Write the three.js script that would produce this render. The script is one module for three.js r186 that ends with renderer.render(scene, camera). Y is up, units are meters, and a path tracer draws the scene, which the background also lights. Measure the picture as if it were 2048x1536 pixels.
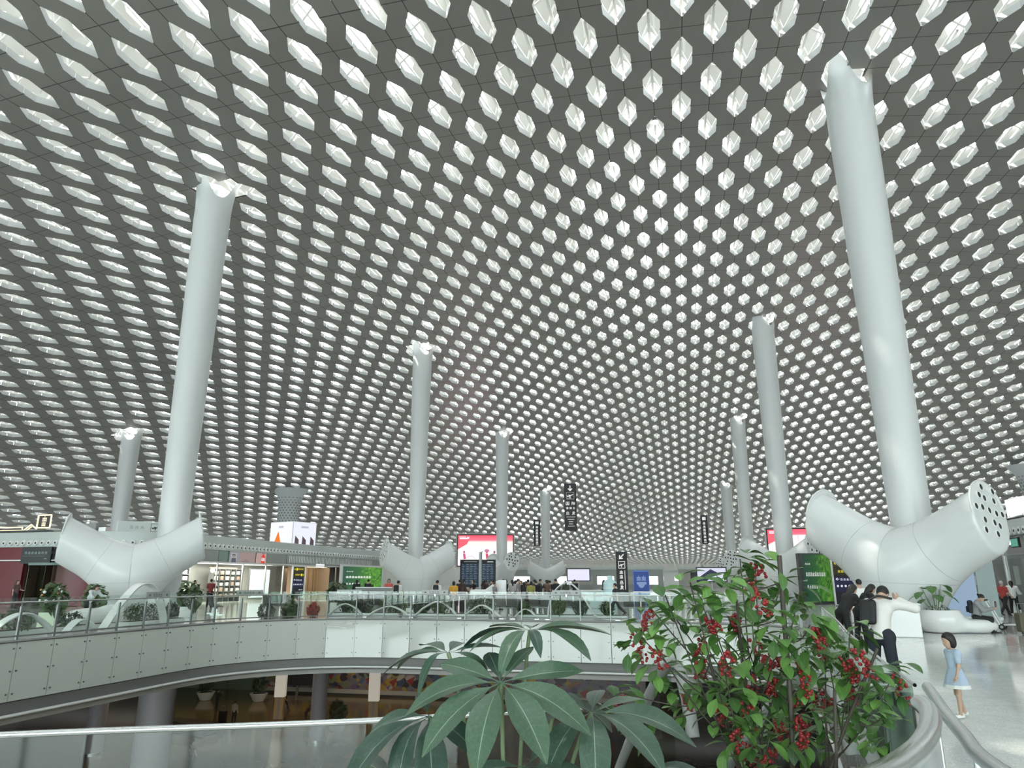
import * as THREE from 'three';
import { mergeGeometries, mergeVertices } from 'three/addons/utils/BufferGeometryUtils.js';
import { RoundedBoxGeometry } from 'three/addons/geometries/RoundedBoxGeometry.js';
import { RectAreaLightUniformsLib } from 'three/addons/lights/RectAreaLightUniformsLib.js';
import { FontLoader } from 'three/addons/loaders/FontLoader.js';
import { TextGeometry } from 'three/addons/geometries/TextGeometry.js';

// ---------------------------------------------------------------- camera, sky, sun, exposure
const scene = new THREE.Scene();
const camera = new THREE.PerspectiveCamera(57.15, 4 / 3, 0.05, 900);
camera.rotation.order = 'YXZ';
camera.position.set(0, 1.7, 0);
camera.rotation.set(THREE.MathUtils.degToRad(15.53), THREE.MathUtils.degToRad(13.2), 0);
scene.background = new THREE.Color(0.90, 0.955, 1.0);
scene.backgroundIntensity = 8.3;
const sun = new THREE.DirectionalLight(new THREE.Color(1.0, 0.93, 0.82), 24);
sun.position.set(-72, 120, -33);
sun.target.position.set(0, 0, -40);
sun.castShadow = true;
sun.shadow.radius = 3;
sun.shadow.mapSize.set(4096, 4096);
Object.assign(sun.shadow.camera, { left: -160, right: 160, top: 190, bottom: -190, near: 1, far: 420 });
scene.add(sun, sun.target);
const renderer = new THREE.WebGLRenderer({ antialias: true });
renderer.toneMapping = THREE.LinearToneMapping;
renderer.toneMappingExposure = 1.0;
renderer.shadowMap.enabled = true;
RectAreaLightUniformsLib.init();

// ---------------------------------------------------------------- helpers
let seed = 20240611;
const rnd = () => { seed = (seed * 1664525 + 1013904223) >>> 0; return seed / 4294967296; };
const rr = (a, b) => a + (b - a) * rnd();
const R = THREE.MathUtils.degToRad, PI = Math.PI, V3 = (x, y, z) => new THREE.Vector3(x, y, z);
const used = {};
function numbered(n) { if (!(n in used)) { used[n] = 0; return n; } used[n]++; return n + '_' + String(used[n]).padStart(3, '0'); }
function meta(o, label, category, group, kind) {
  if (label) o.userData.label = label;
  if (category) o.userData.category = category;
  if (group) o.userData.group = group;
  if (kind) o.userData.kind = kind;
  return o;
}
// building axes: x = across the hall (w), -z = along the hall (s)
function thing(name, label, category, [x, y, z] = [0, 0, 0], turn = 0, group) {
  const o = new THREE.Group(); o.name = numbered(name); o.position.set(x, y, z); o.rotation.y = turn; scene.add(o);
  return meta(o, label, category, group, /column/.test(name) ? 'structure' : 'thing');
}
function part(name, geo, mat, parent) {
  if (Array.isArray(geo)) geo = merge(geo);
  const m = new THREE.Mesh(geo, mat); m.name = name; m.castShadow = m.receiveShadow = true; parent.add(m); return m;
}
function single(name, geo, mat, label, category, group) {
  if (Array.isArray(geo)) geo = merge(geo);
  const m = new THREE.Mesh(geo, mat); m.name = numbered(name); m.castShadow = m.receiveShadow = true; scene.add(m);
  return meta(m, label, category, group);
}
function struct(name, geo, mat, label) {
  if (Array.isArray(geo)) geo = merge(geo);
  const m = geo ? new THREE.Mesh(geo, mat) : new THREE.Group(); m.name = name; m.castShadow = m.receiveShadow = true; scene.add(m);
  return meta(m, label, null, null, 'structure');
}
function copyOf(root, label, [x, y, z], turn) {
  const c = root.clone(); c.name = numbered(root.name.replace(/_\d{3}$/, '')); scene.add(c);
  c.userData = { ...root.userData }; if (label) c.userData.label = label;
  c.position.set(x, y, z); if (turn !== undefined) c.rotation.y = turn; return c;
}
function clean(g) { g = g.index ? g.toNonIndexed() : g; for (const k of Object.keys(g.attributes)) if (!['position', 'normal', 'uv'].includes(k)) g.deleteAttribute(k);
  if (!g.attributes.uv) g.setAttribute('uv', new THREE.BufferAttribute(new Float32Array(g.attributes.position.count * 2), 2));
  if (!g.attributes.normal) g.computeVertexNormals(); g.morphAttributes = {}; return g; }
function merge(list) { return mergeGeometries(list.map(clean), false); }
const box = (w, h, d, x = 0, y = 0, z = 0, ry = 0, rx = 0, rz = 0) => { const g = new THREE.BoxGeometry(w, h, d); if (rx) g.rotateX(rx); if (rz) g.rotateZ(rz); if (ry) g.rotateY(ry); g.translate(x, y, z); return g; };
const rbox = (w, h, d, r, x = 0, y = 0, z = 0, ry = 0, rx = 0, rz = 0) => { const g = new RoundedBoxGeometry(w, h, d, 2, r); if (rx) g.rotateX(rx); if (rz) g.rotateZ(rz); if (ry) g.rotateY(ry); g.translate(x, y, z); return g; };
const cyl = (r0, r1, h, x = 0, y = 0, z = 0, n = 20, open = false) => { const g = new THREE.CylinderGeometry(r1, r0, h, n, 1, open); g.translate(x, y + h / 2, z); return g; };
const ball = (r, x, y, z, n = 10) => { const g = new THREE.SphereGeometry(r, n, Math.max(4, n - 3)); g.translate(x, y, z); return g; };
function rod(a, b, r, n = 6, r2 = r) { const d = V3().subVectors(b, a), L = d.length(); const g = new THREE.CylinderGeometry(r2, r, L, n, 1);
  g.translate(0, L / 2, 0); g.applyQuaternion(new THREE.Quaternion().setFromUnitVectors(V3(0, 1, 0), d.normalize())); g.translate(a.x, a.y, a.z); return g; }
function tube(pts, r, n = 8, seg = 0, closed = false) { const c = new THREE.CatmullRomCurve3(pts, closed, 'centripetal'); return new THREE.TubeGeometry(c, seg || pts.length * 5, r, n, closed); }
function lathe(pts, n = 28) { return new THREE.LatheGeometry(pts.map(p => new THREE.Vector2(p[0], p[1])), n); }
function mat(rgb, rough = 0.6, extra = {}) { const { physical, ...e } = extra; const C = typeof rgb === 'string' ? new THREE.Color(rgb) : new THREE.Color().setRGB(...rgb);
  return new (physical ? THREE.MeshPhysicalMaterial : THREE.MeshStandardMaterial)({ color: C, roughness: rough, metalness: 0, ...e }); }
function geoFrom(pos, idx, uv) { const g = new THREE.BufferGeometry(); g.setAttribute('position', new THREE.Float32BufferAttribute(pos, 3)); if (uv) g.setAttribute('uv', new THREE.Float32BufferAttribute(uv, 2)); g.setIndex(idx); g.computeVertexNormals(); return g; }
// a sheet lofted between rows of points
function grid(rows, closedU = false) { const pos = [], idx = [], uv = [], nr = rows.length, nc = rows[0].length;
  rows.forEach((r, i) => r.forEach((p, j) => { pos.push(p[0], p[1], p[2]); uv.push(j / (nc - 1), i / (nr - 1)); }));
  for (let i = 0; i < nr - 1; i++) for (let j = 0; j < (closedU ? nc : nc - 1); j++) { const a = i * nc + j, b = i * nc + (j + 1) % nc, c = a + nc, d = b + nc; idx.push(a, b, d, a, d, c); }
  return geoFrom(pos, idx, uv); }
// value noise
function hash2(i, j) { let h = (i * 374761393 + j * 668265263) | 0; h = Math.imul(h ^ (h >>> 13), 1274126177); return ((h ^ (h >>> 16)) >>> 0) / 4294967296; }
function vnoise(x, y, per) { const i = Math.floor(x), j = Math.floor(y), f = x - i, g = y - j, u = f * f * (3 - 2 * f), v = g * g * (3 - 2 * g), m = k => ((k % per) + per) % per;
  return (hash2(m(i), m(j)) * (1 - u) + hash2(m(i + 1), m(j)) * u) * (1 - v) + (hash2(m(i), m(j + 1)) * (1 - u) + hash2(m(i + 1), m(j + 1)) * u) * v; }
function dataTex(n, fn, srgb = true) { const a = new Uint8Array(n * n * 4); for (let y = 0; y < n; y++) for (let x = 0; x < n; x++) { const c = fn(x / n, y / n); a.set([c[0], c[1], c[2], 255].map(v => Math.max(0, Math.min(255, v))), (y * n + x) * 4); }
  const t = new THREE.DataTexture(a, n, n); t.wrapS = t.wrapT = THREE.RepeatWrapping; t.magFilter = THREE.LinearFilter; t.minFilter = THREE.LinearMipmapLinearFilter; t.generateMipmaps = true; if (srgb) t.colorSpace = THREE.SRGBColorSpace; t.needsUpdate = true; return t; }
function canvasTex(w, h, draw) { const c = document.createElement('canvas'); c.width = w; c.height = h; draw(c.getContext('2d'), w, h); const t = new THREE.CanvasTexture(c); t.colorSpace = THREE.SRGBColorSpace; return t; }
// planar outline -> extruded slab lying in x/z, top at y1
function slab(outline, holes, y0, y1) { const sh = new THREE.Shape(outline.map(p => new THREE.Vector2(p[0], p[1]))); for (const h of holes || []) sh.holes.push(new THREE.Path(h.map(p => new THREE.Vector2(p[0], p[1]))));
  const g = new THREE.ExtrudeGeometry(sh, { depth: y1 - y0, bevelEnabled: false }); g.rotateX(-PI / 2); g.translate(0, y0, 0);
  return g; } // outline given as (w, s): rotateX sends s to -z
// surface nets over a signed distance function
function nets(f, lo, hi, cell) {
  const n = lo.map((v, i) => Math.max(2, Math.ceil((hi[i] - v) / cell) + 1)), [nx, ny, nz] = n, val = new Float32Array(nx * ny * nz);
  for (let k = 0, q = 0; k < nz; k++) for (let j = 0; j < ny; j++) for (let i = 0; i < nx; i++, q++) val[q] = f(lo[0] + i * cell, lo[1] + j * cell, lo[2] + k * cell);
  const id = new Int32Array(nx * ny * nz).fill(-1), pos = [], idx = [], sx = 1, sy = nx, sz = nx * ny;
  const off = [0, 1, sy, sy + 1, sz, sz + 1, sz + sy, sz + sy + 1], E = [[0, 1], [2, 3], [4, 5], [6, 7], [0, 2], [1, 3], [4, 6], [5, 7], [0, 4], [1, 5], [2, 6], [3, 7]];
  for (let k = 0; k < nz - 1; k++) for (let j = 0; j < ny - 1; j++) for (let i = 0; i < nx - 1; i++) {
    const q = i + j * sy + k * sz; let m = 0; for (let c = 0; c < 8; c++) if (val[q + off[c]] < 0) m |= 1 << c;
    if (m === 0 || m === 255) continue; let x = 0, y = 0, z = 0, e = 0;
    for (const [a, b] of E) { const A = (m >> a) & 1, B = (m >> b) & 1; if (A === B) continue; const va = val[q + off[a]], vb = val[q + off[b]], t = va / (va - vb);
      x += (a & 1) + t * ((b & 1) - (a & 1)); y += ((a >> 1) & 1) + t * (((b >> 1) & 1) - ((a >> 1) & 1)); z += ((a >> 2) & 1) + t * (((b >> 2) & 1) - ((a >> 2) & 1)); e++; }
    id[q] = pos.length / 3; pos.push(lo[0] + (i + x / e) * cell, lo[1] + (j + y / e) * cell, lo[2] + (k + z / e) * cell);
  }
  for (let k = 1; k < nz - 1; k++) for (let j = 1; j < ny - 1; j++) for (let i = 1; i < nx - 1; i++) { const q = i + j * sy + k * sz, s0 = val[q] < 0;
    for (const [d, a, b] of [[sx, sy, sz], [sy, sz, sx], [sz, sx, sy]]) { const s1 = val[q + d] < 0; if (s0 === s1) continue; const A = id[q], B = id[q - a], C = id[q - a - b], D = id[q - b];
      if (A < 0 || B < 0 || C < 0 || D < 0) continue; if (s0) idx.push(A, B, C, A, C, D); else idx.push(A, C, B, A, D, C); } }
  const g = new THREE.BufferGeometry(); g.setAttribute('position', new THREE.Float32BufferAttribute(pos, 3)); g.setIndex(idx); g.computeVertexNormals(); return g;
}
// distance to a tapered capsule a-b with radii ra, rb
function sdCap(px, py, pz, a, b, ra, rb) { const bx = b[0] - a[0], by = b[1] - a[1], bz = b[2] - a[2], x = px - a[0], y = py - a[1], z = pz - a[2]; let t = (x * bx + y * by + z * bz) / (bx * bx + by * by + bz * bz + 1e-9); t = t < 0 ? 0 : t > 1 ? 1 : t;
  const dx = x - bx * t, dy = y - by * t, dz = z - bz * t; return Math.sqrt(dx * dx + dy * dy + dz * dz) - (ra + (rb - ra) * t); }
const smin = (a, b, k) => { const h = Math.max(0, k - Math.abs(a - b)) / k; return Math.min(a, b) - h * h * k * 0.25; };
const smax = (a, b, k) => -smin(-a, -b, k);

// ---------------------------------------------------------------- shared materials
const M = {};
M.white = mat([0.80, 0.82, 0.81], 0.32);
M.whiteMatte = mat([0.78, 0.79, 0.78], 0.6);
M.column = mat([0.68, 0.70, 0.70], 0.28);
M.steel = mat([0.62, 0.63, 0.63], 0.28, { metalness: 0.9 });
M.steelDark = mat([0.25, 0.26, 0.26], 0.4, { metalness: 0.7 });
M.black = mat([0.015, 0.015, 0.016], 0.5);
M.darkGrey = mat([0.06, 0.065, 0.065], 0.5);
M.grey = mat([0.30, 0.31, 0.30], 0.5);
M.glass = mat([0.93, 0.97, 0.95], 0.02, { physical: true, transmission: 1, thickness: 0, ior: 1.5 });
M.glassGreen = mat([0.66, 0.80, 0.74], 0.02, { physical: true, transmission: 1, thickness: 0, ior: 1.5 });
// ---------------------------------------------------------------- the perforated double roof
const W0 = -8.65;                                   // centre line of the hall
function ceilY(w, s) {
  const a = s < 58 ? 0.0021 : 0.00103, ss = Math.max(s, 22), f = 27.0 - a * (ss - 58) ** 2 - 0.00305 * (w - W0) ** 2;
  return smax(f, 7.2, 5);
}
const CW = 1.38, CS = 4.34, HW = 0.47, HS = 0.64, HT = 1.49;   // column pitch, period along the hall, half width, half side, half length of an opening
M.ceil = mat([0.265, 0.256, 0.238], 0.42);
M.lip = mat([0.40, 0.41, 0.40], 0.5);
M.skin = mat([0.64, 0.65, 0.635], 0.6);
M.truss = mat([0.86, 0.87, 0.86], 0.45);
M.duct = mat([0.10, 0.10, 0.10], 0.6);
const W_MIN = -122, W_MAX = 108, S_MIN = -34, S_MAX = 262;
const COLUMNS = [[8.9, 31.2], [8.9, 68], [8.9, 104], [8.9, 140], [-26.55, 33.4], [-26.2, 69], [-26.2, 105], [-26.2, 141], [-62, 69]];
const PERF = [[-62, 105], [45, 104]];
const camPix = (() => { camera.updateMatrixWorld(); const inv = camera.matrixWorld.clone().invert(), v = V3(); return (x, y, z) => { v.set(x, y, z).applyMatrix4(inv); if (v.z > -0.1) return null; return [1024 + 1410 * v.x / -v.z, 768 - 1410 * v.y / -v.z, -v.z]; }; })();
{
  const ceiling = struct('ceiling', null, null, 'grey perforated ceiling of folded panels with hexagonal openings');
  const G = 0.018, lipH = 0.34;
  // outline of one panel between two columns of openings: flags mark edges that carry the upstand of an opening
  const outline = [[HW, G], [HW, HS], [G, HT + .0], [G, CS / 2 - G], [CW - HW, CS / 2 - G], [CW - HW, CS / 2 - HS], [CW - G, CS / 2 - HT], [CW - G, G]];
  const lipEdge = [1, 1, 0, 0, 1, 1, 0, 0];
  const tri = THREE.ShapeUtils.triangulateShape(outline.map(p => new THREE.Vector2(p[0], p[1])), []);
  const pieces = [];
  const i0 = Math.floor(W_MIN / CW), i1 = Math.ceil(W_MAX / CW), j0 = Math.floor(S_MIN / (CS / 2)), j1 = Math.ceil(S_MAX / (CS / 2));
  for (let i = i0; i < i1; i++) for (let j = j0; j < j1; j++) {
    const wB = i * CW, sB = j * CS / 2, odd = ((i + j) % 2 + 2) % 2 === 1, cw = wB + CW / 2, cs = sB + CS / 2 / 2;
    let skip = false; for (const [a, b] of COLUMNS) if (Math.hypot(cw - a, cs - b) < 1.25) skip = true; if (skip) continue;
    const p = camPix(cw, ceilY(cw, cs), -cs), seen = p && p[0] > -60 && p[0] < 2108 && p[1] > -60 && p[1] < 1200;
    pieces.push({ wB, sB, odd, size: seen ? 1 / p[2] : 0 });
  }
  const order = pieces.slice().sort((a, b) => b.size - a.size); order.slice(0, 300).forEach(p => { p.own = true; });
  const put = (p, P, I, L, LI) => {                 // panel face into P/I, upstands into L/LI
    const pts = outline.map(([a, b]) => { const w = p.odd ? p.wB + CW - a : p.wB + a, s = p.sB + b; return [w, ceilY(w, s), -s]; });
    const b0 = P.length / 3; pts.forEach(q => P.push(...q));
    for (const t of tri) p.odd ? I.push(b0 + t[0], b0 + t[1], b0 + t[2]) : I.push(b0 + t[0], b0 + t[2], b0 + t[1]);
    pts.forEach((q, k) => { if (!lipEdge[k]) return; const r = pts[(k + 1) % 8], c = L.length / 3; L.push(...q, ...r, q[0], q[1] + lipH, q[2], r[0], r[1] + lipH, r[2]); LI.push(c, c + 1, c + 3, c, c + 3, c + 2); });
  };
  const P = [], I = [], L = [], LI = [], J = [], JI = [];
  const joints = p => { for (const [a, b, dx, dz] of [[[0, HT - .02], [0, CS / 2], .08, 0], [[CW, 0], [CW, CS / 2 - HT + .02], .08, 0], [[HW - .02, 0], [CW, 0], 0, .08]]) { const at = (x, z) => { const w = p.odd ? p.wB + CW - x : p.wB + x, s = p.sB + z; return [w, ceilY(w, s) + .022, -s]; }; const c = J.length / 3;
    J.push(...at(a[0] - dx, a[1] - dz), ...at(b[0] - dx, b[1] - dz), ...at(b[0] + dx, b[1] + dz), ...at(a[0] + dx, a[1] + dz)); JI.push(c, c + 1, c + 2, c, c + 2, c + 3); } };
  pieces.forEach(joints);
  for (const p of pieces) { if (!p.own) { put(p, P, I, L, LI); continue; }
    const a = [], b = [], c = [], d = []; put(p, a, b, c, d); part('ceiling_panel', geoFrom(a, b), M.ceil, ceiling); const o = L.length / 3; L.push(...c); LI.push(...d.map(x => x + o)); }
  meta(part('far_ceiling_panels', geoFrom(P, I), M.ceil, ceiling), null, null, null, 'stuff');
  meta(part('joint_backings', geoFrom(J, JI), M.seam = mat([.06, .06, .058], .8), ceiling), null, null, null, 'stuff');
  meta(part('opening_edges', geoFrom(L, LI), M.lip, ceiling), null, null, null, 'stuff');

  // outer skin with its skylights, 2.3 m higher, and the space truss between the two
  const roof = struct('roof', null, null, 'white outer roof skin with hexagonal skylights and white truss bars');
  const RH = 2.3, k = 1.16, out2 = outline.map(([a, b]) => [a, b]), P2 = [], I2 = [], GP = [], GI = [], TP = [];
  const hw = HW * .93, hs = HS * .9, ht = HT * .88;
  const o2 = [[hw, 0], [hw, hs], [0, ht], [0, CS / 2], [CW - hw, CS / 2], [CW - hw, CS / 2 - hs], [CW, CS / 2 - ht], [CW, 0]];
  const tri2 = THREE.ShapeUtils.triangulateShape(o2.map(p => new THREE.Vector2(p[0], p[1])), []);
  const bars = [];
  for (const p of pieces) {
    const at = (a, b, h) => { const w = p.odd ? p.wB + CW - a : p.wB + a, s = p.sB + b; return [w, ceilY(w, s) + h, -s]; };
    const b0 = P2.length / 3; o2.forEach(([a, b]) => P2.push(...at(a, b, RH)));
    for (const t of tri2) p.odd ? I2.push(b0 + t[0], b0 + t[1], b0 + t[2]) : I2.push(b0 + t[0], b0 + t[2], b0 + t[1]);
    // half panes at both ends of the panel
    for (const q of [[[0, 0], [hw, 0], [hw, hs], [0, ht]], [[CW, CS / 2], [CW - hw, CS / 2], [CW - hw, CS / 2 - hs], [CW, CS / 2 - ht]]]) { const c = GP.length / 3; q.forEach(([a, b]) => GP.push(...at(a, b, RH + .03))); GI.push(c, c + 1, c + 2, c, c + 2, c + 3); }
    if (p.sB > 8 && p.sB < 150 && p.wB > -80 && p.wB < 70) {
      const hsh = hash2(Math.round(p.wB * 10), Math.round(p.sB * 10));
      bars.push([at(0, CS / 2, 0.3), at(CW, 0, RH - .15), .055], [at(CW, 0, 0.3), at(0.1, 0.2, RH - .15), .05], [at(0.03, 0, 0.95), at(0.03, CS / 2, 0.95), .05]);
      if (p.odd) bars.push([at(0, CS / 2, 0.35), at(CW, CS / 2, RH - .2), .035]);
      if (hsh > .6) bars.push([at(0, 0.4, 1.25), at(CW, 1.5, 1.3), .055]);
      if (hsh < .3) bars.push([at(0.2, 0, 1.8), at(0.25, CS / 2, 1.8), .08]);
    }
  }
  part('outer_skin', geoFrom(P2, I2), M.skin, roof);
  meta(part('skylight_panes', geoFrom(GP, GI), M.glass, roof), null, null, null, 'stuff');
  const BP = [], BI = []; const up = V3(0, 1, 0);
  for (const [a, b, r] of bars) { const A = V3(...a), B = V3(...b), d = V3().subVectors(B, A).normalize(), u = V3().crossVectors(d, Math.abs(d.y) > .9 ? V3(1, 0, 0) : up).normalize(), v = V3().crossVectors(d, u); const c = BP.length / 3;
    for (const [e, Q] of [[0, A], [1, B]]) for (let k2 = 0; k2 < 4; k2++) { const an = k2 * PI / 2 + PI / 4; BP.push(Q.x + (u.x * Math.cos(an) + v.x * Math.sin(an)) * r, Q.y + (u.y * Math.cos(an) + v.y * Math.sin(an)) * r, Q.z + (u.z * Math.cos(an) + v.z * Math.sin(an)) * r); }
    for (let k2 = 0; k2 < 4; k2++) { const n = (k2 + 1) % 4; BI.push(c + k2, c + n, c + 4 + n, c + k2, c + 4 + n, c + 4 + k2); } }
  const tg = geoFrom(BP, BI); meta(part('truss_bars', tg, M.truss, roof), null, null, null, 'stuff');
  console.log('ceiling pieces', pieces.length, 'bars', bars.length);
}

// ---------------------------------------------------------------- floors, void, outer walls
// void of the atrium, as (w, s)
const arc = (cx, cy, r, a0, a1, n) => Array.from({ length: n + 1 }, (_, i) => { const a = R(a0 + (a1 - a0) * i / n); return [cx + r * Math.cos(a), cy + r * Math.sin(a)]; });
const RIGHT_EDGE = [[4.0, 28.2], [3.75, 25], [3.4, 21], [2.85, 16.4], [2.4, 13], [1.94, 9.85], [1.63, 7.32], [1.46, 6.1]];
const FAR_EDGE = [[-19.1, -4], [-19.1, 4], [-19.1, 12], [-19.1, 20], ...arc(-13.1, 25.7, 6, 180, 90, 8), [-8, 31.7], [-2, 31.7], [0.6, 31.7], ...arc(.8, 28.5, 3.2, 85, 5, 5)];
const NEAR_EDGE = [[1.3, 5.6], [0.3, 4.75], [-0.46, 4.02], [-1.34, 3.46], [-2.12, 3.0], [-2.95, 2.75], [-8, 1.2], [-13, -1.4], [-16, -4]];
const VOID = [...FAR_EDGE, ...RIGHT_EDGE, ...NEAR_EDGE];
const terr = dataTex(512, (x, y) => { const n = vnoise(x * 12, y * 12, 12), m = vnoise(x * 128, y * 128, 128), q = vnoise(x * 256, y * 256, 256); let v = 222 + 10 * n; if (m > .72) v += 16; if (q < .2) v -= 26; if (q > .85) v += 18; return [v, v + 1, v - 2]; });
terr.repeat.set(0.5, 0.5);
M.floor = mat([0.76, 0.76, 0.75], 0.10, { map: terr, physical: true, specularIntensity: .7 });
struct('floor', slab([[W_MIN, S_MIN], [W_MAX, S_MIN], [W_MAX, S_MAX], [W_MIN, S_MAX]], [VOID], -0.35, 0), M.floor, 'polished pale grey terrazzo floor of the departures level');
const terr2 = dataTex(256, (x, y) => { const m = vnoise(x * 64, y * 64, 64), n = vnoise(x * 6, y * 6, 6); const v = 150 + 24 * n + 20 * (m - .5); return [v, v * .88, v * .64]; }); terr2.repeat.set(0.3, 0.3);
M.floorLow = mat([0.55, 0.52, 0.45], 0.12, { map: terr2 });
const LOW = -9.5;
struct('floor_lower', slab([[-90, -30], [40, -30], [40, 90], [-90, 90]], [], LOW - .4, LOW), M.floorLow, 'polished beige floor of the lower level seen through the void');
M.soffit = mat([0.56, 0.55, 0.52], 0.7);
const VOID_LOW = VOID.map(([w, s]) => [-8 + (w + 8) * 1.06, 15 + (s - 15) * 1.045]);
struct('ceiling_lower', slab([[-90, -30], [40, -30], [40, 90], [-90, 90]], [VOID_LOW], -2.42, -2.13), M.soffit, 'dark soffit over the lower level');
M.wallLow = mat([0.52, 0.51, 0.47], 0.7);
struct('wall_lower_far', box(130, 7, .4, -25, LOW + 3.5, -90), M.wallLow, 'dim far wall of the lower level');
struct('wall_lower_left', box(.4, 7, 120, -90, LOW + 3.5, -30), M.wallLow, 'dim left wall of the lower level');
struct('wall_lower_right', box(.4, 7, 120, 40, LOW + 3.5, -30), M.wallLow, 'dim right wall of the lower level');
{ const lb = struct('wall_lower_back', null, null, 'glazed back wall of the lower level behind the viewer');
  part('solid_wall', box(55, 7, .4, -62, LOW + 3.5, 30), M.wallLow, lb); part('solid_wall', box(26, 7, .4, 27, LOW + 3.5, 30), M.wallLow, lb); part('window_glass', box(48, 6.4, .02, -10.5, LOW + 3.6, 30), M.glass, lb); for (let k = 0; k <= 8; k++) part('mullion', box(.2, 7, .3, -34.5 + k * 6, LOW + 3.5, 30), M.wallLow, lb); }
M.wall = mat([0.66, 0.66, 0.63], 0.7);
struct('wall_left', box(.6, 12, S_MAX - S_MIN, W_MIN, 5.7, -(S_MAX + S_MIN) / 2), M.wall, 'pale far side wall of the hall on the left');
struct('wall_right', box(.6, 14, S_MAX - S_MIN, W_MAX, 6.7, -(S_MAX + S_MIN) / 2), M.wall, 'pale far side wall of the hall on the right');
struct('wall_far', box(W_MAX - W_MIN, 12, .6, (W_MAX + W_MIN) / 2, 5.7, -S_MAX), M.wall, 'pale end wall of the hall in the far distance');

{
  const back = struct('wall_back', null, null, 'glazed entrance front behind the viewer');
  part('upper_wall', box(W_MAX - W_MIN, 20, .6, (W_MAX + W_MIN) / 2, 22, -S_MIN), M.wall, back);
  for (let w = W_MIN; w <= W_MAX; w += 4.6) part('mullion', box(.18, 12, .3, w, 6, -S_MIN), M.whiteMatte, back);
  for (const y of [4, 8]) part('transom', box(W_MAX - W_MIN, .14, .2, (W_MAX + W_MIN) / 2, y, -S_MIN), M.whiteMatte, back);
  part('glazing', box(W_MAX - W_MIN, 12, .02, (W_MAX + W_MIN) / 2, 6, -S_MIN), M.glass, back);
}
// ---------------------------------------------------------------- tall columns that flare into the ceiling
function columnGeo(H) {
  const n = 48, rows = [], rad = y => 0.69 + 0.36 * (y / H);
  const ys = [0, .25, .5, .75, .88].map(t => t * (H - 2.6)); for (const y of ys) rows.push(Array.from({ length: n + 1 }, (_, i) => { const a = i / n * 2 * PI; return [rad(y) * Math.cos(a), y, rad(y) * Math.sin(a)]; }));
  for (let k = 0; k <= 10; k++) { const t = k / 10; rows.push(Array.from({ length: n + 1 }, (_, i) => { const a = i / n * 2 * PI, w = Math.abs(Math.cos(a * 1.5 + .4)); const prong = Math.pow(w, 3.2);          // three prongs reach the ceiling
      const top = H - 2.6 + t * (1.5 + 1.5 * prong), r = rad(top) * (1 + t * t * (.02 + .22 * prong * t) - .05 * t * (1 - prong)); return [r * Math.cos(a), top, r * Math.sin(a)]; })); }
  return grid(rows);
}
function roofColumn(w, s, label) {
  const H = ceilY(w, s) + .25, g = thing('roof_column', label, 'column', [w, 0, -s], R((w * 7 + s * 13) % 120), 'white columns that carry the roof');
  part('shaft', columnGeo(H), M.column, g);
  part('inner_sleeve', cyl(.62, .66, H - .8, 0, .3, 0, 24), M.whiteMatte, g);
  return g;
}
const colLabels = ['thick white column rising behind the large nozzle tree beside the berry bush', 'white column rising in front of the red screen on the right', 'slim distant white column just left of the right red screen', 'most distant slim white column of the right row', 'tall white column above the nozzle tree beside the maroon shop', 'white column rising beside the green advertisement', 'white column standing in front of the far red and white screen', 'most distant white column, right of the far red and white screen', 'white column rising behind the roof of the maroon shop'];
COLUMNS.forEach(([w, s], i) => roofColumn(w, s, colLabels[i]));
M.perf = mat([0.62, 0.66, 0.68], 0.45);
PERF.forEach(([w, s], i) => {
  const H = ceilY(w, s), g = thing('perforated_column', i ? 'perforated flared column at the right edge above the shop band' : 'perforated flared column standing behind the white advertising cube', 'column', [w, 0, -s], 0, 'perforated funnel columns');
  const prof = []; for (let k = 0; k <= 14; k++) { const t = k / 14; prof.push([1.7 + 1.2 * Math.pow(t, 16), t * H]); }
  part('shell', lathe(prof, 36), M.perf, g);
  const dots = []; for (let r = 0; r < 16; r++) for (let k = 0; k < 20; k++) { const t = .52 + r * .026, a = (k + (r % 2) / 2) / 20 * 2 * PI, rad = 1.71 + 1.2 * Math.pow(t, 16); const d = new THREE.CylinderGeometry(.16, .16, .05, 6); d.rotateX(PI / 2); d.translate(0, t * H, rad); d.rotateY(a); dots.push(d); }
  meta(part('perforations', dots, M.grey, g), null, null, null, 'stuff');
});

// ---------------------------------------------------------------- white nozzle trees (air outlets)
const tree = {};
{
  const A = 3.35, TIP = 4.5;
  const f = (x, y, z) => { const ax = Math.abs(x);
    let d = sdCap(ax, y, z, [0, -1, 0], [0, 2.0, 0], 1.0, 1.22);
    const arm = sdCap(ax, y, z, [0.35, 2.3, 0], [A + 1.2, TIP + .28, 0], 1.24, 1.10);
    d = smin(d, arm, 1.6); d = smax(d, ax * .985 + (y - TIP) * .17 - A, .05); return Math.max(d, -y); };
  tree.body = nets(f, [-3.9, -.1, -1.7], [3.9, 6.2, 1.7], .085);
  const nx = .985, ny = .17; tree.end = side => { const q = new THREE.Matrix4().makeRotationZ(side > 0 ? Math.atan2(ny, nx) : PI - Math.atan2(ny, nx)); return q; };
}
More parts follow.
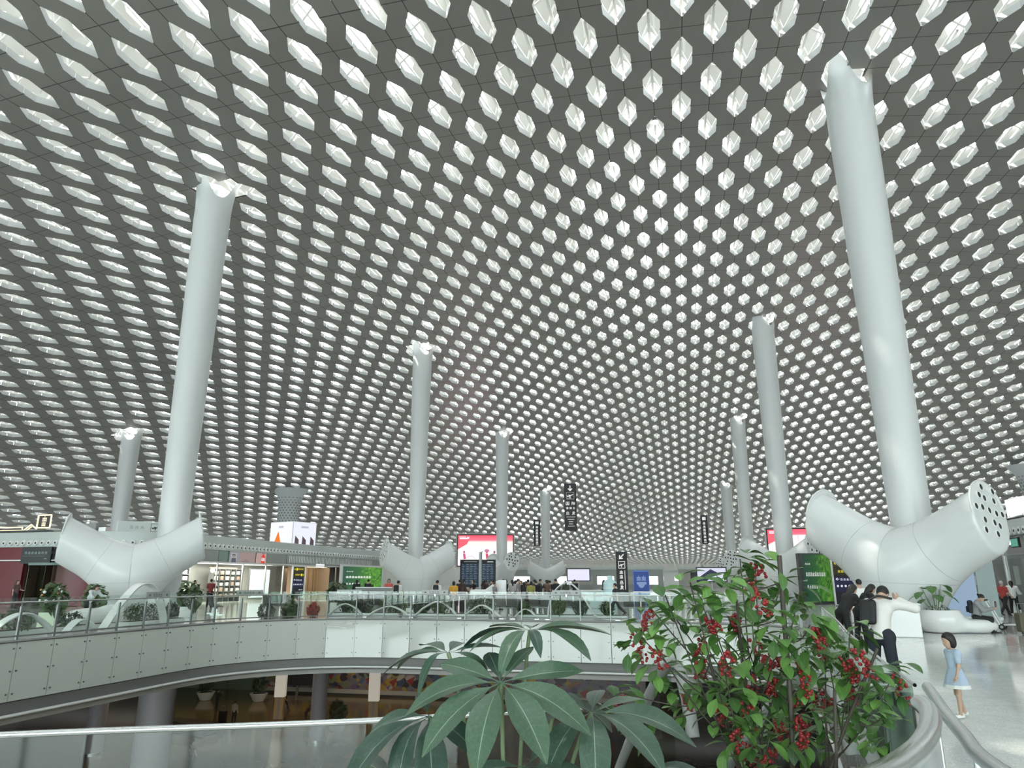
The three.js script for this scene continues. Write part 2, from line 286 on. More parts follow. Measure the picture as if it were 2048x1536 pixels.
// joints between the cladding panels: where planes cut the body
{
  const g = tree.body, P = g.attributes.position, N = g.attributes.normal, ix = g.index.array, list = [], A = [V3(), V3(), V3()], B = [V3(), V3(), V3()];
  const cut = [(p) => p.x, (p) => p.x * .86 + p.y * .5 - 3.35 * .86 + .05, (p) => -p.x * .86 + p.y * .5 - 3.35 * .86 + .05, (p) => p.y - 1.75];
  for (const f of cut) for (let i = 0; i < ix.length; i += 3) { for (let k = 0; k < 3; k++) { A[k].fromBufferAttribute(P, ix[i + k]); B[k].fromBufferAttribute(N, ix[i + k]); } const q = []; for (let k = 0; k < 3; k++) { const a = f(A[k]), b = f(A[(k + 1) % 3]); if ((a < 0) !== (b < 0)) { const t = a / (a - b); q.push(A[k].clone().lerp(A[(k + 1) % 3], t).addScaledVector(B[k], .001)); } } if (q.length === 2 && q[0].distanceTo(q[1]) > .004) { const r = rod(q[0], q[1], .0075, 3); list.push(r); } }
  tree.joints = merge(list);
}
M.tree = mat([0.74, 0.765, 0.76], 0.26);
M.treeGap = mat([0.42, 0.43, 0.43], .5);
const holeAt = [[0, 0], [.42, .1], [-.42, -.1], [.1, .44], [-.1, -.44], [.4, .55], [-.4, -.55], [.5, -.36], [-.5, .36], [.1, .85], [-.1, -.85], [.82, .12], [-.82, -.12], [.62, -.72], [-.62, .72]];
function nozzleTree(w, s, turn, label, scale = 1) {
  const g = thing('nozzle_tree', label, 'air outlet', [w, 0, -s], turn, 'white nozzle trees'); g.scale.setScalar(scale);
  part('trunk', tree.body, M.tree, g);
  part('panel_joints', tree.joints, M.treeGap, g);
  part('base_ring', [cyl(1.08, 1.08, .12, 0, 0, 0, 32), cyl(1.1, 1.1, .04, 0, .16, 0, 32)], M.steel, g);
  for (const side of [1, -1]) {
    const mtx = new THREE.Matrix4().makeTranslation(side * 3.38, 4.42, 0).multiply(tree.end(side)), N = V3(1, 0, 0);
    const plate = part('nozzle_plate', (() => { const q = new THREE.CylinderGeometry(1.09, 1.09, .06, 40); q.rotateZ(-PI / 2); q.applyMatrix4(mtx); return q; })(), M.whiteMatte, g);
    const rimG = new THREE.TorusGeometry(1.09, .04, 8, 40); rimG.rotateY(PI / 2); rimG.applyMatrix4(mtx); part('plate_rim', rimG, M.tree, plate);
    for (const [a, b] of holeAt) { const ring = new THREE.TorusGeometry(.135, .03, 6, 16); ring.rotateY(PI / 2); ring.translate(.05, b, a); ring.applyMatrix4(mtx); const n = part('nozzle', ring, M.white, plate);
      const throat = new THREE.CylinderGeometry(.115, .10, .02, 16); throat.rotateZ(-PI / 2); throat.translate(.045, b, a); throat.applyMatrix4(mtx); part('nozzle_throat', throat, M.black, plate); }
  }
  return g;
}
// turn: 0 puts the arms across the hall
nozzleTree(7.75, 29.35, R(-46), 'large white nozzle tree beside the berry bush, its right outlet plate facing the viewer', .93).rotation.z = R(-3);
nozzleTree(-26.6, 31.0, R(38), 'white nozzle tree beside the maroon shop, both outlet plates turned away', .9).rotation.z = R(2);
nozzleTree(-25.2, 67.0, R(42), 'white nozzle tree beside the green advertisement with its left outlet plate showing');
nozzleTree(-25.6, 103, R(-52), 'white nozzle tree in front of the far red and white screen');
nozzleTree(-25.8, 139, R(20), 'small distant white nozzle tree right of the far red screen');
nozzleTree(8.2, 66.0, R(-44), 'white nozzle tree in front of the right red screen, partly behind the bush');
nozzleTree(8.4, 102, R(50), 'distant white nozzle tree showing left of the right red screen above the bush');
nozzleTree(8.4, 138, R(60), 'most distant white nozzle tree of the right row above the bush');
// ---------------------------------------------------------------- parapet, balustrades around the void
M.panel = mat([0.60, 0.63, 0.59], 0.06, { physical: true, specularIntensity: .9 });
M.band = mat([0.32, 0.315, 0.305], 0.55);
M.rail = mat([0.66, 0.68, 0.67], 0.25, { metalness: .85 });
M.trimW = mat([0.74, 0.75, 0.74], 0.45);
function resample(path, step) { // equal lengths along a polyline (w, s)
  const c = new THREE.CatmullRomCurve3(path.map(p => V3(p[0], 0, p[1])), false, 'centripetal'), n = Math.max(1, Math.round(c.getLength() / step)); c.arcLengthDivisions = 600; return c.getSpacedPoints(n).map(p => [p.x, p.z]); }
const quad = (a, b, y0, y1, dn = 0, th = .02, cut = .012) => { // upright sheet from a to b
  const dx = b[0] - a[0], dz = b[1] - a[1], L = Math.hypot(dx, dz), g = new THREE.BoxGeometry(L - 2 * cut, y1 - y0, th); g.rotateY(Math.atan2(dz, dx)); const nx = -dz / L, nz = dx / L; g.translate((a[0] + b[0]) / 2 + nx * dn, (y0 + y1) / 2, -((a[1] + b[1]) / 2 + nz * dn)); return g; };
const sweep = (path, prof) => grid(path.map((p, i) => { const a = path[Math.max(0, i - 1)], b = path[Math.min(path.length - 1, i + 1)], L = Math.hypot(b[0] - a[0], b[1] - a[1]), nx = -(b[1] - a[1]) / L, nz = (b[0] - a[0]) / L; return prof.map(([n, y]) => [p[0] + nx * n, y, -(p[1] + nz * n)]); }));
const farPath = resample([...FAR_EDGE, [4.0, 28.4]], 1.3), rightPath = resample(RIGHT_EDGE, 1.35), nearLow = [[-3.6, 2.3], [-2.95, 2.7], [-2.12, 2.95], [-1.72, 3.16], [-1.34, 3.41], [-0.93, 3.72], [-0.46, 3.97]];
{
  const par = struct('wall_void_parapet', null, null, 'white back-painted glass parapet cladding around the void, with steel point fixings');
  for (const path of [farPath, rightPath]) for (let i = 0; i < path.length - 1; i++) { const a = path[i], b = path[i + 1];
    const p = part('cladding_panel', quad(a, b, -1.66, -.06, -.06), M.panel, par);
    const L = Math.hypot(b[0] - a[0], b[1] - a[1]), t = .1 / L, fx = [];
    for (const q of [t, 1 - t]) for (const y of [-.22, -.84, -1.46]) { const k = new THREE.CylinderGeometry(.026, .026, .05, 10); k.rotateX(PI / 2); k.rotateY(Math.atan2(b[1] - a[1], b[0] - a[0])); const nx = -(b[1] - a[1]) / L, nz = (b[0] - a[0]) / L; k.translate(a[0] + (b[0] - a[0]) * q - nx * .08, y, -(a[1] + (b[1] - a[1]) * q - nz * .08)); fx.push(k); }
    part('point_fixings', fx, M.steelDark, p);
  }
  part('recess_band', [farPath, rightPath].map(p => sweep(p, [[.12, -1.68], [.36, -1.95], [.36, -2.2]])), M.band, par);
  part('cladding_backing', [farPath, rightPath].map(p => sweep(p, [[.02, 0], [.02, -1.7], [.2, -1.7]])), M.darkGrey, par);
  part('bottom_trim', [farPath, rightPath].map(p => sweep(p, [[.04, -2.03], [-.07, -2.03], [-.07, -2.13], [.5, -2.13]])), M.trimW, par);
  part('near_edge_cladding', sweep(resample([[1.46, 6.1], ...NEAR_EDGE, [-17.4, -5], [-19.1, -4.2]], .8), [[.04, 0], [.04, -2.2]]), M.panel, par);
  part('top_trim', [farPath, rightPath].map(p => sweep(p, [[.2, .01], [-.1, .01], [-.1, -.05], [0, -.05]])), M.grey, par);
}
function balustrade(name, path, label, { h = 1.05, post = 1, glass = M.glass, y0 = .1, cap = M.rail, capR = .022, lower = true, over = 0 } = {}) {
  const o = thing(name, label, 'balustrade');
  for (let i = 0; i < path.length - 1; i++) part('glass_pane', quad(path[i], path[i + 1], y0, h + over, .02, .016), glass, o);
  for (let i = 0; i < path.length; i += post) part('post', box(.05, h - .1, .07, path[i][0], (h - .1) / 2, -path[i][1], 0), M.steelDark, o);
  part('handrail', tube(path.map(p => V3(p[0], h + .01, -p[1])), capR, 8, path.length * 3), cap, o);
  if (lower) part('bottom_rail', tube(path.map(p => V3(p[0], .12, -p[1])), .022, 6, path.length * 3), M.steelDark, o);
  return o;
}
balustrade('glass_balustrade', farPath.filter((p, i) => p[1] > 6), 'long glass balustrade with steel handrail on the far side of the void', { over: .14, capR: .026 });
M.glassR = mat([0.72, 0.86, 0.78], 0.02, { physical: true, transmission: 1, thickness: 0, ior: 1.52 });
balustrade('curved_glass_balustrade', resample([[1.38, 5.25], [1.46, 6.1], [1.63, 7.32], [1.94, 9.85], [2.4, 13], [2.85, 16.4], [3.2, 19]], 1.7), 'tinted glass balustrade curving away beside the berry bush', { glass: M.glassR, capR: .012, h: 1.05 });
balustrade('near_glass_balustrade', resample(nearLow, 1.25), 'glass balustrade with bright metal edge at the bottom left below the viewer', { h: 1.06, capR: .014, lower: false, post: 9 });
{
  // rounded stainless end of the enclosure, with its tubular handrail
  const o = thing('steel_enclosure', 'rounded brushed steel parapet wrapping the corner beside the handrail', 'parapet');
  const p = resample([[1.34, 5.05], [1.30, 4.75], [1.10, 4.08], [.87, 3.55], [.66, 3.18], [.45, 2.92], [.2, 2.70], [.02, 2.58]], .12);
  part('steel_sheet', sweep(p, [[.03, .98], [.03, 0]]), M.steelSheet = mat([0.60, 0.66, 0.69], .22, { metalness: .85 }), o);
  part('inner_lining', sweep(p, [[-.03, .98], [-.03, 0]]), M.whiteMatte, o);
  part('cap', sweep(p, [[-.045, .96], [-.05, 1.0], [-.02, 1.03], [.03, 1.03], [.055, 1.0], [.045, .96]]), M.rail, o);
  part('inner_ledge', slab([[1.25, 5.0], [1.05, 4.1], [.83, 3.58], [.63, 3.22], [.4, 2.95], [.05, 2.66], [-.3, 3.95], [.3, 4.65]].reverse(), [], .02, .06), M.whiteMatte, o);
  const h = thing('tubular_handrail', 'grey tubular handrail on slim posts outside the steel parapet', 'handrail');
  const hp = [[1.74, 6.3], [1.66, 5.9], [1.50, 5.15], [1.36, 4.4], [1.28, 4.0], [1.25, 3.6], [1.27, 3.2], [1.35, 2.8]];
  part('rail', tube(hp.map(([a, b]) => V3(a, .92, -b)), .038, 12, 60), M.rail, h);
  for (const [a, b] of [[1.63, 5.8], [1.3, 4.1]]) { part('post', [cyl(.016, .016, .9, a, 0, -b, 10)], M.rail, h); part('post_foot', cyl(.045, .045, .02, a, 0, -b, 14), M.rail, h); }
  part('lower_rail', tube(hp.slice(2).map(([a, b]) => V3(a - .02, .35, -b)), .016, 8, 40), M.rail, h);
}
// columns of the lower level
M.colLow = mat([0.50, 0.48, 0.50], 0.5);
[[-26.2, 33.4, .86, 'thick grey lower column under the slab on the left'], [-26.4, 51, .55, 'slimmer grey lower column in front of the mural'], [-39, 44, .6, 'dim lower column behind the thick grey one']].forEach(([w, s, r, l]) => { const c = thing('lower_column', l, 'column', [w, LOW, -s], 0, 'columns of the lower level'); part('shaft', cyl(r, r, -2.42 - LOW, 0, 0, 0, 32), M.colLow, c); part('foot_ring', cyl(r + .04, r + .04, .18, 0, 0, 0, 32), M.steel, c); });
// ---------------------------------------------------------------- lettering by strokes (10 x 10 grid)
const GLYPH = {
  guo: [[0, 0, 10, 0, 10, 10, 0, 10, 0, 0], [2.5, 2.5, 7.5, 2.5], [2.5, 5, 7.5, 5], [2.2, 7.8, 8, 7.8], [5, 2.5, 5, 7.8], [6.3, 6, 7.2, 7]],
  ji: [[.5, 0, .5, 10], [.5, .3, 3, .3, 1.8, 3.2, 3, 5.5, .8, 6.5], [4.5, 1.5, 9, 1.5], [4, 4, 10, 4], [7, 4, 7, 9.5, 6, 9], [5.5, 5.5, 4.2, 8.5], [8.3, 5.5, 9.6, 8.5]],
  gang: [[.5, .8, 1.8, 2], [.2, 3.6, 1.5, 4.6], [.3, 9.5, 2, 6], [3, 1.8, 10, 1.8], [5, 0, 5, 4], [8, 0, 8, 4], [2.8, 4, 10, 4], [4.7, 4, 2.6, 7], [8, 4, 10, 6.5], [4.5, 5.5, 8, 5.5, 8, 7.3, 4.5, 7.3], [4.5, 5.5, 4.5, 9.5, 9, 9.5, 9.3, 8]],
  ao: [[.5, .8, 1.8, 2], [.2, 3.6, 1.5, 4.6], [.3, 9.5, 2, 6], [3.5, 6, 3.5, 1.5, 9.5, 1.5, 9.5, 6], [6.5, 0, 6, 1.5], [4.5, 3.8, 8.5, 3.8], [6.5, 2.2, 6.5, 5.8], [5, 5.5, 8, 2.3], [2.8, 7.3, 10, 7.3], [6.5, 6.2, 6.2, 7.8, 3, 10], [6.6, 7.5, 9.8, 10]],
  tai: [[5, .2, 2.2, 3.8, 8, 3.4], [6.8, 1.8, 8.8, 4.6], [2, 5.5, 8, 5.5, 8, 9.8, 2, 9.8, 2, 5.5]],
  chu: [[5, 0, 5, 9.5], [1.8, 1.5, 1.8, 4.8, 8.2, 4.8, 8.2, 1.5], [1, 6, 1, 9.5, 9, 9.5, 9, 6]],
  fa: [[3.2, .6, 2.2, 3.2, 9.6, 3.2], [5.2, 0, 4.2, 4.6, .5, 9.8], [4, 5.2, 8.2, 5.2, 6, 8.2, 2.8, 10], [4.2, 6.6, 9.6, 10], [7, .6, 8.2, 2]],
};
function blockGlyph(k) { const h = n => hash2(k * 7 + 3, n), out = [[1, 1.5 + h(1) * 2, 9, 1.5 + h(1) * 2], [1 + h(2) * 2, 5, 9 - h(3) * 2, 5], [.6, 9, 9.4, 9], [5, .3, 5, 9]]; if (h(4) > .5) out.push([1.5, 3, 1.5, 8, 8.5, 8, 8.5, 3]); else out.push([2.6, 3, 1, 8], [7.4, 3, 9, 8]); return out; }
function glyph(c, g, x, y, s, lw) { const strokes = typeof g === 'string' ? GLYPH[g] : blockGlyph(g); c.lineWidth = lw || s * .13; c.lineCap = 'square'; c.beginPath(); for (const p of strokes) for (let i = 0; i < p.length; i += 2) { const X = x + p[i] * s / 10, Y = y + p[i + 1] * s / 10; i ? c.lineTo(X, Y) : c.moveTo(X, Y); } c.stroke(); }
function arrow(c, x, y, s, ang) { c.save(); c.translate(x, y); c.rotate(ang); c.lineWidth = s * .2; c.beginPath(); c.moveTo(0, -s / 2); c.lineTo(0, s * .42); c.stroke(); c.beginPath(); c.moveTo(-s * .36, .05 * s); c.lineTo(0, s * .45); c.lineTo(s * .36, .05 * s); c.stroke(); c.restore(); }
function plane(c, x, y, s) { c.save(); c.translate(x, y); c.rotate(-.42); c.lineCap = 'round'; c.lineWidth = s * .14; c.beginPath(); c.moveTo(-s * .42, 0); c.lineTo(s * .44, 0); c.stroke(); c.beginPath(); c.moveTo(s * .05, 0); c.lineTo(-s * .22, s * .3); c.moveTo(s * .05, 0); c.lineTo(-s * .18, -s * .2); c.moveTo(-s * .4, 0); c.lineTo(-s * .48, -s * .2); c.stroke(); c.restore(); }
const faceMat = (tex, o = {}) => mat([1, 1, 1], .35, { map: tex, ...o });
const glowMat = (tex, k, o = {}) => mat([0.01, 0.01, 0.01], .55, { emissive: new THREE.Color(1, 1, 1), emissiveMap: tex, emissiveIntensity: k, ...o });

// ---------------------------------------------------------------- shop block on the left
M.bandL = mat([0.55, 0.60, 0.58], .3);
M.maroon = mat([0.17, 0.022, 0.032], .2, { physical: true, specularIntensity: .6 });
M.shopWall = mat([0.34, 0.36, 0.34], .35);
M.shopIn = mat([0.45, 0.44, 0.42], .6);
M.wood = mat([0.50, 0.33, 0.17], .5);
M.paleWood = mat([0.66, 0.50, 0.34], .5);
{
  const b = thing('shop_block', 'long low shop building with a pale band of round air outlets, left of the void', 'shop building');
  const path = resample([[-66, 41], [-56, 41], [-46, 41], [-39.5, 41], [-36.6, 41.6], [-34.9, 43.2], [-34.3, 46], [-34.3, 60], [-34.3, 74], [-34.3, 83], [-35, 84.6], [-38, 85.4], [-48, 85.4]], 1.1);
  part('roof_band', sweep(path, [[-.35, 3.88], [-.02, 3.88], [0, 3.9], [0, 4.86], [-.05, 4.9], [-1.2, 4.92]].map(([n, y]) => [-n, y])), M.bandL, b);
  part('roof', slab([[-66, 41.9], [-39, 41.9], [-36, 43.6], [-35.2, 46], [-35.2, 83], [-38, 85], [-66, 85]], [], 4.75, 4.9), M.grey, b);
  for (let i = 0; i < path.length - 1; i++) for (const q of [.25, .75]) { const p = path[i], n = path[i + 1], x = p[0] + (n[0] - p[0]) * q, s = p[1] + (n[1] - p[1]) * q, L = Math.hypot(n[0] - p[0], n[1] - p[1]), nx = (n[1] - p[1]) / L, nz = -(n[0] - p[0]) / L, ang = Math.atan2(nx, -nz);
    if (x < -49 || s > 84) continue; const k = new THREE.CylinderGeometry(.155, .19, .12, 12); k.rotateX(PI / 2); k.rotateY(ang); k.translate(x + nx * .06, 4.16, -(s + nz * .06)); const o = part('air_outlet', k, M.white, b); const t = new THREE.CylinderGeometry(.075, .075, .05, 8); t.rotateX(PI / 2); t.rotateY(ang); t.translate(x + nx * .115, 4.15, -(s + nz * .115)); part('outlet_throat', t, M.darkGrey, o); }
  part('back_wall', [box(.2, 3.9, 40, -38.2, 1.95, -65), box(20, 3.9, .2, -48, 1.95, -45)], M.shopIn, b);
  part('interior_ceiling', [box(4, .08, 40, -36.2, 3.0, -65), box(26, .08, 4, -51, 3.0, -43)], M.whiteMatte, b);
  // upper glazed panels and vents above the shop fronts
  for (const [s0, s1, col] of [[44.6, 48.6, 0], [48.6, 51.9, 1], [51.9, 55.2, 0], [55.2, 58.4, 0], [58.4, 62, 0]]) part('header_panel', box(.08, .94, s1 - s0 - .06, -34.36, 3.4, -(s0 + s1) / 2), col ? M.headerG = mat([.28, .38, .34], .2) : M.shopWall, b);
  part('header_panel', box(.08, .94, 20.9, -34.42, 3.4, -72.5), M.shopWall, b);
  for (let k = 0; k < 62; k++) part('vent_slat', box(.06, .62, .12, -34.33, 3.5, -(58.9 + k * .29)), M.white, b);
  part('vent_backing', box(.02, .6, 18, -34.36, 3.5, -67.8), M.black, b);
  for (const s of [44.6, 48.6, 51.9, 55.2, 58.0, 62.0, 68.0, 79.4]) part('mullion', box(.1, 3.0, .1, -34.32, 1.5, -s), M.steel, b);
  for (const [s0, s1] of [[44.7, 48.5], [48.7, 51.8], [52, 55.1], [55.3, 57.9]]) part('shop_glass', box(.015, 2.9, s1 - s0, -34.34, 1.45, -(s0 + s1) / 2), M.glass, b);
  // maroon front
  part('maroon_panel', box(2.9, 3.85, .12, -45.9, 1.94, -41.15), M.maroon, b);
  part('maroon_panel', box(4.2, 3.85, .12, -39.3, 1.94, -41.2), M.maroon, b);
  part('maroon_panel', box(16, 3.85, .12, -57.5, 1.94, -41.15), M.maroon, b);
  part('door_jamb', box(.3, 2.8, .3, -44.2, 1.4, -41.1), M.maroon, b);
  part('door_recess', [box(.1, 2.8, 2.4, -44.05, 1.4, -42.4), box(.1, 2.8, 2.4, -41.75, 1.4, -42.4), box(2.4, 2.8, .1, -42.9, 1.4, -43.6)], M.recess = mat([.10, .06, .035], .5), b);
  const st = canvasTex(512, 256, (c, w, h) => { c.fillStyle = '#20282b'; c.fillRect(0, 0, w, h); c.strokeStyle = c.fillStyle = '#8f9a9b'; for (let i = 0; i < 7; i++) glyph(c, 20 + i, 50 + i * 58, 66, 46, 5); c.fillRect(20, 140, 380, 3); c.fillRect(400, 178, 50, 10); });
  part('fascia_sign', box(2.45, 1.12, .14, -43.08, 3.33, -40.98), faceMat(st), b);
  part('entrance_canopy', [box(3.0, .16, 1.4, -40.7, 2.72, -40.3)], M.canopyG = mat([.13, .22, .20], .25), b);
  part('canopy_glass', [box(.02, 2.6, 1.3, -42.15, 1.32, -40.3)], M.glassGreen, b);
  const sl = new THREE.RectAreaLight(0xfff4e4, 16, 1.2, 13); sl.position.set(-36, 2.9, -51.5); sl.rotation.x = -PI / 2; b.add(sl); part('ceiling_light_strip', box(1.2, .03, 13, -36, 2.94, -51.5), mat([.6, .6, .6], .5, { emissive: new THREE.Color(1, .96, .9), emissiveIntensity: 1.3 }), b);
}
// exhibits of the shop windows
const goods = [[.75, .74, .7], [.58, .56, .52], [.8, .78, .72], [.42, .30, .24], [.66, .68, .66]].map(c => mat(c, .4));
function displayShelf(s0, s1, rows, cols, label) {
  const o = thing('display_shelf', label, 'shelf', [-36.6, 0, -(s0 + s1) / 2]); const L = s1 - s0;
  part('back_board', box(.05, 2.7, L, -.25, 1.35, 0), M.shelfBack = M.shelfBack || mat([.20, .17, .15], .5), o);
  for (let r = 0; r <= rows; r++) part('shelf_board', box(.45, .04, L, 0, .35 + r * 2.2 / rows, 0), M.steelDark, o);
  for (let k = 0; k <= cols; k++) part('upright', box(.45, 2.6, .06, 0, 1.3, -L / 2 + k * L / cols), M.steelDark, o);
  for (let r = 0; r < rows; r++) for (let k = 0; k < cols; k++) { const h = 2.2 / rows * rr(.5, .72), w = L / cols * rr(.42, .62); const m = single('boxed_product', rbox(.24, h, w, .02), goods[Math.floor(rnd() * 5)], 'pale boxed product standing on the ' + label.replace(/^tall /, ''), 'product box', 'boxed goods on the ' + label.replace(/^tall /, '')); m.position.set(-36.5, .35 + .021 + r * 2.2 / rows + h / 2, -((s0 + s1) / 2) - L / 2 + (k + .5) * L / cols); }
}
displayShelf(44.9, 48.2, 5, 4, 'tall brown shelf in the window nearest the nozzle tree');
displayShelf(51.2, 54.9, 5, 5, 'tall brown shelf in the window below the red bottle poster');
{ // lit panels and posters
  const g = thing('white_light_panel', 'tall white glowing panels between the shelves and the directory sign', 'light panel', [-35.6, 1.5, -56.5]);
  for (let i = 0; i < 3; i++) part('lit_panel', box(.06, 2.3, .92, 0, -.1, (i - 1) * .98), M.lit = M.lit || mat([.6, .6, .6], .4, { emissive: new THREE.Color(.93, .97, 1), emissiveIntensity: .95 }), g);
  part('panel_frame', box(.04, 2.5, 3.1, -.06, -.1, 0), M.steelDark, g);
  const g2 = thing('narrow_light_panel', 'narrow white glowing panel beside the nozzle tree in the shop window', 'light panel', [-35.6, 1.4, -44.75]); part('lit_panel', box(.06, 2.7, .6, 0, 0, 0), M.lit, g2); part('panel_frame', box(.04, 2.8, .7, -.06, 0, 0), M.steelDark, g2);
  const lamp = thing('globe_lamp', 'round white globe lamp hanging in the shop window', 'lamp', [-35.4, 2.4, -49.6]); part('globe', ball(.17, 0, 0, 0, 16), mat([.8, .8, .8], .4, { emissive: new THREE.Color(1, 1, 1), emissiveIntensity: 1.2 }), lamp); part('cord', rod(V3(0, .15, 0), V3(0, .56, 0), .01), M.black, lamp);
  const pl = new THREE.PointLight(0xffffff, 6); pl.position.set(0, 0, 0); pl.castShadow = true; lamp.add(pl);
  const pt = canvasTex(512, 256, (c, w, h) => { c.fillStyle = '#c9c4d2'; c.fillRect(0, 0, w, h); c.fillStyle = '#d8b8b8'; c.fillRect(190, 0, 322, h); c.fillStyle = '#bda7aa'; for (const [x, y, a, b] of [[230, 200, 60, 40], [290, 170, 50, 70], [330, 190, 60, 50]]) c.fillRect(x, y, a, b); c.fillStyle = '#e8e2ea'; c.fillRect(20, 30, 120, 170); c.fillStyle = '#54525c'; c.beginPath(); c.ellipse(80, 78, 34, 22, 0, 0, 7); c.fill(); c.fillStyle = '#d8c4bc'; c.beginPath(); c.ellipse(80, 112, 26, 34, 0, 0, 7); c.fill(); c.fillStyle = '#6b6a80'; c.fillRect(40, 150, 84, 100); });
  const p = thing('fashion_poster', 'pale pink and grey poster above the shop shelves', 'poster', [-34.22, 3.42, -51.6]); { const q = new THREE.PlaneGeometry(3.5, .84); q.rotateY(PI / 2); part('print', [q], faceMat(pt), p); part('poster_frame', box(.02, .9, 3.56, -.02, 0, 0), M.steel, p); }
  const red = thing('bottle_poster', 'poster with a bright red bottle above the white glowing panels', 'poster', [-34.22, 3.42, -54.25]);
  const rt = canvasTex(256, 256, (c, w, h) => { c.fillStyle = '#cfa9a4'; c.fillRect(0, 0, w, h); c.fillStyle = '#f0452f'; c.fillRect(128, 80, 92, 170); c.beginPath(); c.moveTo(128, 90); c.lineTo(160, 20); c.lineTo(190, 20); c.lineTo(220, 90); c.fill(); c.fillStyle = '#ffe2e6'; c.fillRect(132, 110, 84, 80); }); { const q = new THREE.PlaneGeometry(1.5, .84); q.rotateY(PI / 2); part('print', [q], glowMat(rt, .75), red); part('poster_frame', box(.02, .9, 1.56, -.02, 0, 0), M.steel, red); }
  // wooden boutique
  const bt = thing('wood_boutique', 'warm timber-lined boutique between the directory sign and the green advertisement', 'shop front', [-35.0, 0, -65]);
  part('timber_back', box(.1, 2.9, 5.8, -1.2, 1.45, 0), M.paleWood, bt); for (let k = 0; k < 12; k++) part('timber_batten', box(.12, 2.8, .12, -1.08, 1.4, -2.7 + k * .49), k % 3 ? M.wood : M.paleWood, bt);
  for (const k of [-2.9, 2.9]) part('side_wall', box(1.3, 2.9, .1, -.6, 1.45, k), M.paleWood, bt); part('name_board', box(.1, .3, 1.6, .62, 3.02, .3), M.lit, bt);
  const rl = new THREE.RectAreaLight(0xffd9a8, 5, 5.4, .3); rl.position.set(-.3, 2.86, 0); rl.rotation.x = -PI / 2; bt.add(rl); part('ceiling_light_strip', box(.3, .03, 5.4, -.3, 2.9, 0), mat([.5, .5, .5], .5, { emissive: new THREE.Color(1, .86, .65), emissiveIntensity: 2 }), bt);
}
// directory signs, black with yellow and white lines
function directoryTex(flip) { return canvasTex(256, 420, (c, w, h) => { c.fillStyle = '#15150c'; c.fillRect(0, 0, w, h); c.fillStyle = '#2e2b06'; c.fillRect(0, 0, w, 70); c.fillStyle = '#26250a'; c.fillRect(0, 82, w, 66); c.fillStyle = '#16163a'; c.fillRect(0, 160, w, 140); c.fillStyle = '#10141b'; c.fillRect(0, 300, w, 120);
  c.fillStyle = c.strokeStyle = '#f2e21c'; arrow(c, 34, 36, 34, PI / 2); c.fillRect(60, 18, 36, 36); for (let i = 0; i < 4; i++) glyph(c, 40 + i, 106 + i * 32, 20, 24, 3); for (let i = 0; i < 4; i++) glyph(c, 50 + i, 46 + i * 30, 100, 24, 3); c.fillRect(176, 98, 34, 34); arrow(c, 230, 115, 30, -PI / 2);
  c.fillStyle = c.strokeStyle = '#e8ecf6'; arrow(c, 34, 185, 30, PI / 2); for (let i = 0; i < 5; i++) glyph(c, 60 + i, 62 + i * 30, 176, 22, 3); for (let i = 0; i < 6; i++) { c.beginPath(); c.arc(30 + i * 38, 250, 11, 0, 7); c.fill(); } c.fillRect(150, 320, 50, 10); c.fillRect(215, 318, 16, 16); }); }
{ const d = thing('directory_sign', 'black directory sign with yellow lines on the left shop front', 'sign', [-34.0, 1.55, -60.05]); part('sign_box', box(.14, 2.8, 2.1, 0, 0, 0), M.white, d); const q = new THREE.PlaneGeometry(1.9, 2.6); q.rotateY(PI / 2); q.translate(.075, 0, 0); part('sign_face', [q], glowMat(directoryTex(), .9), d); }
{ const d = thing('directory_sign', 'black directory sign with yellow lines standing beside the large nozzle tree on the right', 'sign', [10.85, 0, -53.9], R(10)); part('sign_box', box(1.9, 3.1, .16, 0, 1.56, 0), M.white, d); const q = new THREE.PlaneGeometry(1.75, 2.95); q.translate(0, 1.58, .085); part('sign_face', [q], glowMat(directoryTex(), .9), d); part('stand', box(1.9, .06, .5, 0, .03, 0), M.steelDark, d); }
// green advertisements
const greenTex = canvasTex(512, 320, (c, w, h) => { const g = c.createLinearGradient(0, 0, w, 0); g.addColorStop(0, '#24523f'); g.addColorStop(.4, '#2f6b35'); g.addColorStop(.75, '#5aa02c'); g.addColorStop(1, '#3f7a2b'); c.fillStyle = g; c.fillRect(0, 0, w, h);
  for (let i = 0; i < 160; i++) { const x = 200 + hash2(i, 1) * 312, y = hash2(i, 2) * 320; c.fillStyle = ['#6fb53a', '#2e5f24', '#8ccf4a', '#1d4620'][i % 4] + '77'; c.beginPath(); c.ellipse(x, y, 6 + hash2(i, 3) * 20, 4 + hash2(i, 4) * 9, hash2(i, 5) * 3, 0, 7); c.fill(); }
  c.strokeStyle = '#1c3a1c'; c.lineWidth = 10; c.beginPath(); c.moveTo(505, 90); c.lineTo(370, 250); c.stroke(); c.strokeStyle = c.fillStyle = '#f4f7f4'; c.font = 'bold 22px sans-serif'; for (let i = 0; i < 9; i++) glyph(c, 70 + i, 38 + i * 36, 120, 30, 4.5); for (let i = 0; i < 5; i++) glyph(c, 90 + i, 42 + i * 36, 210, 24, 4); for (let i = 0; i < 4; i++) glyph(c, 96 + i, 42 + i * 22, 56, 15, 2.5); });
{ const d = thing('green_light_box', 'large green leafy light box at the end of the left shop front', 'advertisement', [-33.95, 1.9, -73.6]); part('box_frame', box(.22, 3.0, 10.6, 0, -.15, 0), M.white, d); const q = new THREE.PlaneGeometry(9.9, 2.5); q.rotateY(PI / 2); q.translate(.115, -.1, 0); part('lit_face', [q], glowMat(greenTex, .95), d); }
